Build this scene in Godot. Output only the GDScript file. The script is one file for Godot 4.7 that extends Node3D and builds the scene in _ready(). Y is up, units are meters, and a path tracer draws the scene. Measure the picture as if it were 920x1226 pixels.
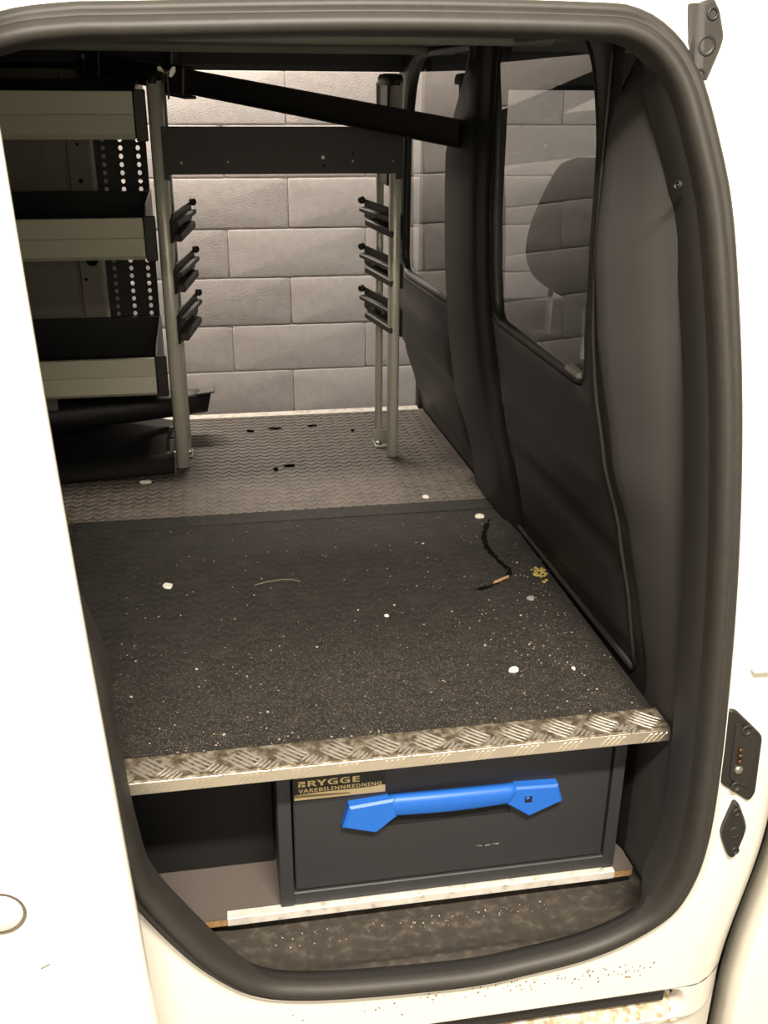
extends Node3D
# A white panel van in a block-walled garage, seen across its load bay through the open side door.
# Axes: x towards the van's nose, y up (0 = top of the raised deck), z towards the viewer.

const WALL_Z := -3.2236
const GROUND := -0.88
var M := {}
var rng := RandomNumberGenerator.new()
var van: Node3D
var names := {}

# ------------------------------------------------------------------ mesh helpers
func nb(smooth := false) -> SurfaceTool:
	var st := SurfaceTool.new()
	st.begin(Mesh.PRIMITIVE_TRIANGLES)
	st.set_smooth_group(0 if smooth else -1)
	return st

func tri(st: SurfaceTool, a: Vector3, b: Vector3, c: Vector3):
	st.add_vertex(a); st.add_vertex(c); st.add_vertex(b)

func quad(st: SurfaceTool, a: Vector3, b: Vector3, c: Vector3, d: Vector3):
	tri(st, a, b, c); tri(st, a, c, d)

# box with chamfered edges, centred at c
func box(st: SurfaceTool, c: Vector3, s: Vector3, b := 0.0, basis := Basis()):
	var h := s * 0.5
	b = minf(b, minf(h.x, minf(h.y, h.z)) * 0.9)
	if b <= 0.0:
		for ax in 3:
			for sg in [-1.0, 1.0]:
				var n := Vector3(); n[ax] = sg
				var u := Vector3(); u[(ax + 1) % 3] = 1.0
				var v := n.cross(u)
				var p := n * h
				var uu: Vector3 = u * h; var vv: Vector3 = v * h
				quad(st, c + basis * (p - uu - vv), c + basis * (p + uu - vv), c + basis * (p + uu + vv), c + basis * (p - uu + vv))
		return
	var i := h - Vector3.ONE * b
	for ax in 3:
		for sg in [-1.0, 1.0]:
			var n := Vector3(); n[ax] = sg
			var u := Vector3(); u[(ax + 1) % 3] = 1.0
			var v := n.cross(u)
			var p := n * h
			var uu: Vector3 = u * i; var vv: Vector3 = v * i
			quad(st, c + basis * (p - uu - vv), c + basis * (p + uu - vv), c + basis * (p + uu + vv), c + basis * (p - uu + vv))
	for ax in 3:
		var a1 := (ax + 1) % 3; var a2 := (ax + 2) % 3
		for s1 in [-1.0, 1.0]:
			for s2 in [-1.0, 1.0]:
				var p1 := Vector3(); p1[a1] = s1 * h[a1]; p1[a2] = s2 * i[a2]
				var p2 := Vector3(); p2[a1] = s1 * i[a1]; p2[a2] = s2 * h[a2]
				var e := Vector3(); e[ax] = i[ax]
				if s1 * s2 > 0:
					quad(st, c + basis * (p1 - e), c + basis * (p2 - e), c + basis * (p2 + e), c + basis * (p1 + e))
				else:
					quad(st, c + basis * (p1 + e), c + basis * (p2 + e), c + basis * (p2 - e), c + basis * (p1 - e))
	for sx in [-1.0, 1.0]:
		for sy in [-1.0, 1.0]:
			for sz in [-1.0, 1.0]:
				var a := Vector3(sx * h.x, sy * i.y, sz * i.z); var b2 := Vector3(sx * i.x, sy * h.y, sz * i.z); var c2 := Vector3(sx * i.x, sy * i.y, sz * h.z)
				if sx * sy * sz > 0: tri(st, c + basis * a, c + basis * b2, c + basis * c2)
				else: tri(st, c + basis * a, c + basis * c2, c + basis * b2)

func boxl(st: SurfaceTool, lo: Vector3, hi: Vector3, b := 0.0):
	box(st, (lo + hi) * 0.5, (hi - lo).abs(), b)

# skin between rings of equal length
func loft(st: SurfaceTool, rings: Array, closed := true, caps := false):
	for r in rings.size() - 1:
		var A: PackedVector3Array = rings[r]; var B: PackedVector3Array = rings[r + 1]
		var n := A.size()
		for k in (n if closed else n - 1):
			var k2 := (k + 1) % n
			quad(st, A[k], A[k2], B[k2], B[k])
	if caps:
		for w in [0, rings.size() - 1]:
			var A: PackedVector3Array = rings[w]
			var m := Vector3()
			for q in A: m += q
			m /= A.size()
			for k in A.size():
				if w == 0: tri(st, m, A[(k + 1) % A.size()], A[k])
				else: tri(st, m, A[k], A[(k + 1) % A.size()])

# solid from an outline: X = frame origin + p.x*basis.x + p.y*basis.y, depth along basis.z, chamfer b on the front
func extrude(st: SurfaceTool, poly: PackedVector2Array, depth: float, t: Transform3D, b := 0.0, back_b := 0.0):
	var p := poly.duplicate()
	if Geometry2D.is_polygon_clockwise(p): p.reverse()
	var n := p.size()
	var inset := func(d: float) -> PackedVector2Array:
		var o := PackedVector2Array()
		for k in n:
			var e1: Vector2 = (p[k] - p[(k + n - 1) % n]).normalized(); var e2: Vector2 = (p[(k + 1) % n] - p[k]).normalized()
			var n1 := Vector2(-e1.y, e1.x); var n2 := Vector2(-e2.y, e2.x)
			var m := (n1 + n2).normalized()
			o.append(p[k] + m * d / maxf(0.45, m.dot(n1)))
		return o
	var rings := []
	if back_b > 0: rings.append([inset.call(back_b), 0.0])
	rings.append([p, back_b])
	rings.append([p, depth - b])
	if b > 0: rings.append([inset.call(b), depth])
	for r in rings.size() - 1:
		for k in n:
			var k2 := (k + 1) % n
			quad(st, t * v3(rings[r][0][k], rings[r][1]), t * v3(rings[r][0][k2], rings[r][1]), t * v3(rings[r + 1][0][k2], rings[r + 1][1]), t * v3(rings[r + 1][0][k], rings[r + 1][1]))
	var ids := Geometry2D.triangulate_polygon(p)
	var last: Array = rings[rings.size() - 1]
	for k in range(0, ids.size(), 3):
		var a := ids[k]; var bb := ids[k + 1]; var cc := ids[k + 2]
		if (p[bb] - p[a]).cross(p[cc] - p[a]) < 0:
			var sw := bb; bb = cc; cc = sw
		tri(st, t * v3(last[0][a], last[1]), t * v3(last[0][bb], last[1]), t * v3(last[0][cc], last[1]))
		tri(st, t * v3(rings[0][0][a], rings[0][1]), t * v3(rings[0][0][cc], rings[0][1]), t * v3(rings[0][0][bb], rings[0][1]))

func v3(p: Vector2, z: float) -> Vector3:
	return Vector3(p.x, p.y, z)

func tube(st: SurfaceTool, path: Array, r: float, seg := 10, squash := 1.0):
	var rings := []
	for k in path.size():
		var d: Vector3 = (path[mini(k + 1, path.size() - 1)] - path[maxi(k - 1, 0)]).normalized()
		var u := d.cross(Vector3.UP if absf(d.y) < 0.9 else Vector3.RIGHT).normalized()
		var w := u.cross(d)
		var ring := PackedVector3Array()
		for s in seg:
			var a := TAU * s / seg
			ring.append(path[k] + u * cos(a) * r + w * sin(a) * r * squash)
		rings.append(ring)
	loft(st, rings, true, true)

# turned shape: profile points (radius, height) about the y axis of t
func lathe(st: SurfaceTool, prof: Array, seg: int, t: Transform3D):
	var rings := []
	for q in prof:
		var ring := PackedVector3Array()
		for s in seg:
			var a := -TAU * s / seg
			ring.append(t * Vector3(q.x * cos(a), q.y, q.x * sin(a)))
		rings.append(ring)
	loft(st, rings, true, true)

# y axis of the returned frame along d
func along(at: Vector3, d: Vector3) -> Transform3D:
	var y := d.normalized()
	var x := y.cross(Vector3(0.3, 0.2, 0.93)).normalized()
	return Transform3D(Basis(x, y, x.cross(y)), at)

func numbered(called: String) -> String:
	var k: int = names.get(called, 0)
	names[called] = k + 1
	return called if k == 0 else "%s_%03d" % [called, k]

func put(called: String, mesh: Mesh, m: Material, parent: Node = null) -> MeshInstance3D:
	var o := MeshInstance3D.new()
	o.mesh = mesh
	if m: o.material_override = m
	if parent == null or parent == self:
		o.name = numbered(called)
		add_child(o, true)
	else:
		var k := 0
		for c in parent.get_children():
			if c.has_meta("plain") and c.get_meta("plain") == called: k += 1
		o.name = called if k == 0 else "%s_%03d" % [called, k]
		o.set_meta("plain", called)
		parent.add_child(o, true)
	return o

func obj(called: String, st: SurfaceTool, m: Material, parent: Node = null) -> MeshInstance3D:
	st.generate_normals()
	return put(called, st.commit(), m, parent)

func tag(o: Node, label: String, category := "", group := "", kind := "") -> Node:
	if label: o.set_meta("label", label)
	if category: o.set_meta("category", category)
	if group: o.set_meta("group", group)
	if kind: o.set_meta("kind", kind)
	return o

func thing(called: String, label: String, category: String, at := Vector3.ZERO, group := "") -> Node3D:
	var o := Node3D.new()
	o.name = numbered(called)
	add_child(o, true)
	o.position = at
	tag(o, label, category, group)
	return o

# ------------------------------------------------------------------ materials
func flat(called: String, c: Color, rough := 0.6, metal := 0.0) -> StandardMaterial3D:
	var m := StandardMaterial3D.new()
	m.resource_name = called
	m.albedo_color = c; m.roughness = rough; m.metallic = metal
	m.cull_mode = BaseMaterial3D.CULL_DISABLED
	M[called] = m
	return m

func noise_tex(seed_: int, freq: float, ramp: Array, octaves := 4, size := 512, type := FastNoiseLite.TYPE_SIMPLEX) -> NoiseTexture2D:
	var n := FastNoiseLite.new()
	n.seed = seed_; n.frequency = freq; n.noise_type = type
	n.fractal_octaves = octaves
	var t := NoiseTexture2D.new()
	t.width = size; t.height = size; t.seamless = true; t.noise = n
	if ramp.size():
		var g := Gradient.new()
		var off := PackedFloat32Array(); var col := PackedColorArray()
		for r in ramp:
			off.append(r[0]); col.append(r[1])
		g.offsets = off; g.colors = col
		t.color_ramp = g
	return t

func grainy(called: String, tex: Texture2D, scale: float, rough: float, bump: Texture2D = null, depth := 0.05, metal := 0.0) -> StandardMaterial3D:
	var m := flat(called, Color.WHITE, rough, metal)
	m.albedo_texture = tex
	m.uv1_triplanar = true; m.uv1_world_triplanar = true
	m.uv1_scale = Vector3.ONE * scale
	if bump:
		m.heightmap_enabled = true; m.heightmap_texture = bump; m.heightmap_scale = depth
	return m

func g3(v: float, warm := 0.0) -> Color:
	return Color(v + warm, v, v - warm)

func materials():
	var bump := noise_tex(11, 0.06, [], 4)
	var fine := noise_tex(12, 0.25, [], 3)
	var paint := flat("white_paint", Color(0.90, 0.885, 0.845), 0.32)
	paint.clearcoat_enabled = true; paint.clearcoat = 0.6; paint.clearcoat_roughness = 0.08
	var rub := grainy("rubber", noise_tex(21, 0.03, [[0.0, Color(0.165, 0.157, 0.143)], [0.6, Color(0.18, 0.171, 0.155)], [1.0, Color(0.20, 0.19, 0.172)]], 4), 2.5, 0.55)
	rub.clearcoat_enabled = false
	grainy("trim_plastic", noise_tex(22, 0.35, [[0.0, Color(0.232, 0.224, 0.219)], [0.5, Color(0.252, 0.244, 0.239)], [1.0, Color(0.278, 0.270, 0.264)]], 3), 3.0, 0.62, fine, 0.02)
	grainy("dark_plastic", noise_tex(23, 0.3, [[0.0, Color(0.128, 0.122, 0.116)], [1.0, Color(0.16, 0.153, 0.145)]], 3), 3.0, 0.5, fine, 0.02)
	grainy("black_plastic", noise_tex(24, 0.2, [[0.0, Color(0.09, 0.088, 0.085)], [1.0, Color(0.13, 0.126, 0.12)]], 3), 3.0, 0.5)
	flat("black_rubber", Color(0.13, 0.125, 0.115), 0.5)
	grainy("sill_plastic", noise_tex(25, 0.022, [[0.0, Color(0.225, 0.208, 0.187)], [0.5, Color(0.25, 0.231, 0.207)], [0.7, Color(0.295, 0.270, 0.237)], [1.0, Color(0.41, 0.375, 0.325)]], 6), 3.0, 0.75, bump, 0.05)
	grainy("headliner", noise_tex(26, 0.3, [[0.0, Color(0.48, 0.49, 0.455)], [1.0, Color(0.54, 0.55, 0.51)]], 3), 3.0, 0.85)
	grainy("inner_panel", noise_tex(27, 0.05, [[0.0, Color(0.52, 0.50, 0.46)], [1.0, Color(0.58, 0.56, 0.515)]], 4), 2.0, 0.5)
	var deck := grainy("worn_deck", noise_tex(28, 0.012, [[0.0, Color(0.128, 0.117, 0.108)], [0.5, Color(0.152, 0.140, 0.127)], [0.72, Color(0.18, 0.165, 0.148)], [1.0, Color(0.25, 0.23, 0.20)]], 7, 1024), 1.1, 0.85, noise_tex(29, 0.12, [], 4), 0.10)
	deck.detail_enabled = true
	deck.detail_albedo = noise_tex(30, 0.42, [[0.0, Color(0.6, 0.6, 0.6)], [0.5, Color(0.85, 0.84, 0.82)], [0.74, Color(1, 0.99, 0.97)], [1.0, Color(1, 1, 1)]], 2, 512)
	deck.detail_blend_mode = BaseMaterial3D.BLEND_MODE_MUL
	deck.detail_uv_layer = BaseMaterial3D.DETAIL_UV_2
	deck.uv2_triplanar = true; deck.uv2_world_triplanar = true; deck.uv2_scale = Vector3.ONE * 2.3
	grainy("clean_deck", noise_tex(31, 0.02, [[0.0, Color(0.30, 0.278, 0.258)], [0.5, Color(0.345, 0.32, 0.298)], [1.0, Color(0.42, 0.39, 0.36)]], 6), 1.4, 0.6, fine, 0.02)
	flat("tread_rubber", Color(0.42, 0.392, 0.365), 0.6)
	flat("worn_tread", Color(0.15, 0.137, 0.124), 0.85)
	grainy("felt", noise_tex(32, 0.4, [[0.0, Color(0.28, 0.25, 0.235)], [0.5, Color(0.35, 0.32, 0.30)], [1.0, Color(0.44, 0.405, 0.375)]], 3), 3.0, 0.9, fine, 0.04)
	grainy("plywood", noise_tex(33, 0.05, [[0.0, Color(0.56, 0.43, 0.26)], [1.0, Color(0.70, 0.57, 0.38)]], 4), 4.0, 0.7)
	grainy("aluminium", noise_tex(34, 0.05, [[0.0, Color(0.74, 0.72, 0.68)], [1.0, Color(0.86, 0.84, 0.80)]], 4), 3.0, 0.42, null, 0.0, 0.75)
	grainy("dirty_aluminium", noise_tex(35, 0.035, [[0.0, Color(0.30, 0.27, 0.22)], [0.4, Color(0.46, 0.42, 0.36)], [0.7, Color(0.62, 0.58, 0.51)], [1.0, Color(0.76, 0.72, 0.65)]], 6), 3.0, 0.5, null, 0.0, 0.55)
	flat("bright_aluminium", Color(0.86, 0.82, 0.74), 0.38, 0.8)
	grainy("strip_aluminium", noise_tex(36, 0.04, [[0.0, Color(0.60, 0.56, 0.50)], [0.3, Color(0.82, 0.80, 0.76)], [1.0, Color(0.90, 0.89, 0.86)]], 6), 1.5, 0.5, null, 0.0, 0.2)
	flat("post_aluminium", Color(0.84, 0.84, 0.79), 0.32, 0.25)
	flat("lip_grey", Color(0.82, 0.82, 0.74), 0.45, 0.0)
	flat("rail_grey", Color(0.29, 0.275, 0.255), 0.5, 0.1)
	flat("drawer_grey", Color(0.175, 0.180, 0.187), 0.55)
	grainy("drawer_paint", noise_tex(37, 0.5, [[0.0, Color(0.160, 0.163, 0.169)], [1.0, Color(0.185, 0.188, 0.194)]], 2), 4.0, 0.5, fine, 0.01)
	flat("crossbar_grey", Color(0.165, 0.17, 0.163), 0.55)
	flat("handle_blue", Color(0.13, 0.385, 0.74), 0.45)
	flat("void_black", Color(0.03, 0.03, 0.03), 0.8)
	grainy("strip_black", noise_tex(40, 0.05, [[0.0, Color(0.10, 0.092, 0.085)], [0.6, Color(0.14, 0.128, 0.117)], [1.0, Color(0.22, 0.20, 0.18)]], 5), 2.0, 0.8)
	flat("steel", Color(0.62, 0.61, 0.58), 0.35, 0.85)
	flat("zinc", Color(0.80, 0.80, 0.77), 0.3, 0.5)
	flat("chrome", Color(0.93, 0.95, 0.95), 0.25, 0.25)
	flat("dark_steel", Color(0.19, 0.178, 0.165), 0.45, 0.3)
	flat("sticker_black", Color(0.12, 0.11, 0.09), 0.45)
	flat("sticker_cream", Color(0.86, 0.79, 0.60), 0.45)
	flat("sticker_gold", Color(0.78, 0.71, 0.50), 0.45)
	flat("sticker_tan", Color(0.52, 0.46, 0.34), 0.45)
	flat("paper_white", Color(0.86, 0.85, 0.80), 0.8)
	flat("scratch_grey", Color(0.52, 0.52, 0.51), 0.7)
	flat("splinter_wood", Color(0.60, 0.46, 0.33), 0.8)
	flat("crumb_yellow", Color(0.62, 0.56, 0.30), 0.9)
	flat("crumb_pale", Color(0.66, 0.62, 0.54), 0.9)
	flat("mud", Color(0.42, 0.33, 0.24), 0.9)
	flat("grit", Color(0.38, 0.355, 0.315), 0.9)
	flat("crumb_dark", Color(0.055, 0.052, 0.048), 0.95).metallic_specular = 0.15
	flat("copper", Color(0.30, 0.20, 0.13), 0.4, 0.6)
	grainy("cloth", noise_tex(38, 0.3, [[0.0, Color(0.085, 0.082, 0.08)], [1.0, Color(0.145, 0.14, 0.132)]], 4), 4.0, 0.8, fine, 0.05)
	grainy("seat_cloth", noise_tex(39, 0.4, [[0.0, Color(0.085, 0.075, 0.075)], [1.0, Color(0.125, 0.112, 0.11)]], 3), 4.0, 0.9, fine, 0.03)
	var gl := flat("tinted_glass", Color(0.10, 0.19, 0.165, 0.15), 0.02)
	gl.transparency = BaseMaterial3D.TRANSPARENCY_ALPHA
	var cg := flat("cab_glass", Color(0.16, 0.30, 0.26, 0.14), 0.02)
	cg.transparency = BaseMaterial3D.TRANSPARENCY_ALPHA
	# garage
	for k in 4:
		var b := 0.645 + 0.016 * k
		grainy("block_paint_%d" % k, noise_tex(50 + k, 0.03, [[0.0, Color(b - 0.03, b - 0.052, b - 0.058)], [0.5, Color(b, b - 0.024, b - 0.030)], [1.0, Color(b + 0.02, b - 0.004, b - 0.012)]], 5, 256), 2.0 + 0.2 * k, 0.8, noise_tex(60 + k, 0.10, [], 5, 512), 0.16)
	grainy("mortar", noise_tex(64, 0.1, [[0.0, Color(0.62, 0.60, 0.575)], [1.0, Color(0.72, 0.70, 0.67)]], 4, 256), 4.0, 0.9, bump, 0.2)
	grainy("garage_plaster", noise_tex(65, 0.02, [[0.0, Color(0.84, 0.82, 0.79)], [1.0, Color(0.88, 0.86, 0.83)]], 4, 256), 0.7, 0.85)
	grainy("concrete", noise_tex(66, 0.02, [[0.0, Color(0.36, 0.35, 0.335)], [1.0, Color(0.50, 0.485, 0.46)]], 6, 512), 0.8, 0.8)
	var lamp := flat("lamp_face", Color(0.9, 0.9, 0.86), 0.5)
	lamp.emission_enabled = true; lamp.emission = Color(1, 0.95, 0.86); lamp.emission_energy_multiplier = 1.2
	flat("lamp_housing", Color(0.8, 0.8, 0.79), 0.5)

# ------------------------------------------------------------------ curves of the van
func zb(y: float) -> float:                       # the outer skin of the near side leans in towards the roof
	var t := clampf((y - 0.1) / 0.76, 0.0, 1.0)
	return 0.09 - 0.07 * t * t

func lerp_tab(tab: Array, y: float) -> float:
	if y <= tab[0]: return tab[1]
	for k in range(0, tab.size() - 2, 2):
		if y <= tab[k + 2]:
			return lerpf(tab[k + 1], tab[k + 3], smoothstep(0.0, 1.0, (y - tab[k]) / (tab[k + 2] - tab[k])) * 0.3 + 0.7 * (y - tab[k]) / (tab[k + 2] - tab[k]))
	return tab[tab.size() - 1]

const STEP := [[-0.11, -0.337], [-0.06, -0.336], [-0.02, -0.332], [0.02, -0.323], [0.040, -0.313], [0.044, -0.306], [0.050, -0.305], [0.060, -0.304], [0.064, -0.306], [0.076, -0.307]]
const FAR_PROFILE := [0.0, -0.035, 0.087, -0.05, 0.143, -0.068, 0.192, -0.092, 0.255, -0.103, 0.35, -0.106, 0.9, -0.106]
const NEAR_PROFILE := [0.0, 0.008, 0.117, -0.013, 0.247, -0.043, 0.345, -0.075, 0.45, -0.098, 0.522, -0.108, 0.62, -0.115, 0.9, -0.115]

func bulk_x(y: float, z: float) -> float:
	return lerpf(lerp_tab(NEAR_PROFILE, y), lerp_tab(FAR_PROFILE, y), clampf((z + 0.1) / -1.35, 0.0, 1.0))

func smooth_loop(pts: Array, per: int) -> PackedVector2Array:
	var o := PackedVector2Array()
	var n := pts.size()
	for k in n:
		for j in per:
			o.append(pts[k].cubic_interpolate(pts[(k + 1) % n], pts[(k + n - 1) % n], pts[(k + 2) % n], float(j) / per))
	return o

func round_poly(pts: Array, r: float, seg := 4) -> PackedVector2Array:
	var o := PackedVector2Array()
	var n := pts.size()
	for k in n:
		var p: Vector2 = pts[k]
		var a: Vector2 = pts[(k + n - 1) % n] - p; var b: Vector2 = pts[(k + 1) % n] - p
		var d := minf(r, minf(a.length(), b.length()) * 0.45)
		var s := p + a.normalized() * d; var e := p + b.normalized() * d
		for j in seg + 1:
			var t := float(j) / seg
			o.append(s.lerp(p, t).lerp(p.lerp(e, t), t))
	return o

func resample(p: PackedVector2Array, n: int) -> PackedVector2Array:
	var L := 0.0
	for k in p.size(): L += p[k].distance_to(p[(k + 1) % p.size()])
	var o := PackedVector2Array()
	var want := 0.0; var run := 0.0
	for k in p.size():
		var a := p[k]; var b := p[(k + 1) % p.size()]
		var d := a.distance_to(b)
		while o.size() < n and want <= run + d + 1e-9:
			o.append(a.lerp(b, (want - run) / maxf(d, 1e-9)))
			want += L / n
		run += d
	while o.size() < n: o.append(p[0])
	return o

func loop_normals(p: PackedVector2Array) -> PackedVector2Array:   # outward for an anticlockwise loop
	var o := PackedVector2Array()
	for k in p.size():
		var d := (p[(k + 1) % p.size()] - p[(k + p.size() - 1) % p.size()]).normalized()
		o.append(Vector2(d.y, -d.x))
	return o

# ------------------------------------------------------------------ scene
func _ready():
	rng.seed = 7
	var cam := Camera3D.new()
	cam.name = "camera"
	cam.fov = 54.298
	cam.near = 0.02
	cam.position = Vector3(-0.5802, 0.8045, 1.0427)
	cam.basis = Basis.from_euler(Vector3(-0.4083, -0.174, 0.0085))
	add_child(cam)
	cam.current = true
	var we := WorldEnvironment.new()
	we.name = "surroundings"
	var e := Environment.new()
	e.background_mode = Environment.BG_COLOR
	e.background_color = Color(0, 0, 0)
	e.tonemap_mode = Environment.TONE_MAPPER_LINEAR
	e.tonemap_exposure = 3.05
	e.sdfgi_enabled = true; e.ssao_enabled = true; e.ssil_enabled = true
	we.environment = e
	add_child(we)
	materials()
	garage_lamp("near_lamp", Vector3(-0.4, 1.93, 1.35), 1.1, 5.6, Color(1.0, 0.955, 0.89), "garage ceiling lamp above the viewer, facing the open side door")
	garage_lamp("rear_fill", Vector3(-0.6, 1.93, 3.0), 1.5, 2.6, Color(1.0, 0.955, 0.89), "added unseen fill lamp behind the viewer, by the front wall")  # fill lamp, added to lift the light on the shelf trays
	garage_lamp("aisle_lamp", Vector3(-0.9, 1.93, -2.62), 1.5, 2.3, Color(1.0, 0.95, 0.89), "long garage ceiling lamp between the van and block wall")
	garage_lamp("nose_lamp", Vector3(2.3, 1.93, -0.8), 1.2, 1.6, Color(0.92, 0.98, 1.0), "garage ceiling lamp ahead of the van's nose")
	garage()
	van = thing("van", "white panel van with its side doors open, seen across the load bay", "van")
	van_body()
	van_door_and_jamb()
	van_inside()
	van_bulkhead()
	van_cab()
	deck()
	drawer_unit()
	racking()
	roof_bar()
	seats()
	loose_things()
	debris()

func garage_lamp(called: String, at: Vector3, length: float, energy: float, c: Color, label: String):
	var t := thing("garage_lamp", label, "lamp", at)
	var st := nb()
	box(st, Vector3(0, 0.035, 0), Vector3(length, 0.05, 0.16), 0.01)
	obj("housing", st, M.lamp_housing, t)
	st = nb()
	box(st, Vector3(0, 0.0, 0), Vector3(length - 0.04, 0.03, 0.13), 0.008)
	obj("diffuser", st, M.lamp_face, t)
	var l := AreaLight3D.new()
	l.name = called + "_light"
	l.area_size = Vector2(length - 0.04, 0.13)
	l.area_normalize_energy = true
	l.light_energy = energy
	l.light_color = c
	l.area_range = 12.0
	l.area_attenuation = 2.0
	l.shadow_enabled = true
	l.position = Vector3(0, -0.022, 0)
	l.rotation = Vector3(-PI / 2, 0, 0)
	t.add_child(l)

func structure(called: String, st: SurfaceTool, m: Material, label: String, cat: String) -> MeshInstance3D:
	var o := obj(called, st, m)
	tag(o, label, cat, "", "structure")
	return o

func garage():
	var x0 := -4.0; var x1 := 4.0; var z1 := 3.6; var top := 2.02
	var st := nb(); boxl(st, Vector3(x0 - 0.2, GROUND - 0.2, WALL_Z - 0.2), Vector3(x1 + 0.2, GROUND, z1 + 0.2)); structure("floor", st, M.concrete, "grey concrete garage floor under the van", "floor")
	st = nb(); boxl(st, Vector3(x0 - 0.2, top, WALL_Z - 0.2), Vector3(x1 + 0.2, top + 0.2, z1 + 0.2)); structure("ceiling", st, M.garage_plaster, "pale plain garage ceiling above the van", "ceiling")
	st = nb(); boxl(st, Vector3(x0 - 0.2, GROUND, WALL_Z), Vector3(x0, top, z1)); structure("wall_left", st, M.garage_plaster, "pale garage wall behind the van's tail", "wall")
	st = nb(); boxl(st, Vector3(x1, GROUND, WALL_Z), Vector3(x1 + 0.2, top, z1)); structure("wall_right", st, M.garage_plaster, "pale garage wall ahead of the van's nose", "wall")
	st = nb(); boxl(st, Vector3(x0, GROUND, z1), Vector3(x1, top, z1 + 0.2)); structure("wall_front", st, M.garage_plaster, "pale garage wall behind the viewer", "wall")
	st = nb(); boxl(st, Vector3(x0, GROUND, WALL_Z - 0.2), Vector3(x1, top, WALL_Z - 0.006))
	var w := structure("wall_back", st, M.mortar, "painted grey concrete block wall beyond the far open door", "wall")
	# blocks: courses 0.2 m, 0.575 m long, half bond
	var bl := 0.575; var ch := 0.2
	var variants := []
	for k in 6:
		var t := nb(true)
		block_mesh(t, bl - 0.001, ch - 0.004, k)
		t.generate_normals()
		variants.append(t.commit())
	var row := -7
	while row < 8:
		var yc := 0.4379 + ch * row + ch * 0.5
		var off := -0.494 if posmod(row, 2) == 0 else -0.24
		if yc - 0.1 >= GROUND - 0.05 and yc + ch * 0.5 < top + 0.1:
			for n in range(-4, 5):
				var xc := off + bl * n + bl * 0.5
				if xc < -2.4 or xc > 2.4: continue
				var b := put("concrete_block", variants[rng.randi() % 6], M["block_paint_%d" % (rng.randi() % 4)], w)
				b.position = Vector3(xc, yc, WALL_Z - 0.006 + rng.randf_range(-0.0012, 0.0012))
				b.rotation = Vector3(rng.randf_range(-0.004, 0.004), rng.randf_range(-0.002, 0.002), rng.randf_range(-0.004, 0.004))
		row += 1

func block_mesh(st: SurfaceTool, w: float, h: float, k: int):
	# worn block: a soft front face with rounded, slightly irregular edges
	var n := FastNoiseLite.new(); n.seed = 90 + k; n.frequency = 9.0
	var rings := []
	var base := round_poly([Vector2(-w / 2, -h / 2), Vector2(w / 2, -h / 2), Vector2(w / 2, h / 2), Vector2(-w / 2, h / 2)], 0.004, 2)
	base = resample(base, 40)
	for r in [[0.0, 0.0], [0.0, 0.0045], [0.002, 0.0068], [0.007, 0.0082]]:
		var ring := PackedVector3Array()
		for p in base:
			var j: float = n.get_noise_2d(p.x, p.y) * 0.0012
			var s := Vector2(1 - 2 * (r[0] + j) / w, 1 - 2 * (r[0] + j) / h)
			ring.append(Vector3(p.x * s.x, p.y * s.y, r[1]))
		rings.append(ring)
	loft(st, rings, true, true)

# ------------------------------------------------------------------ van shell
var contour: PackedVector2Array
var cnorm: PackedVector2Array

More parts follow.
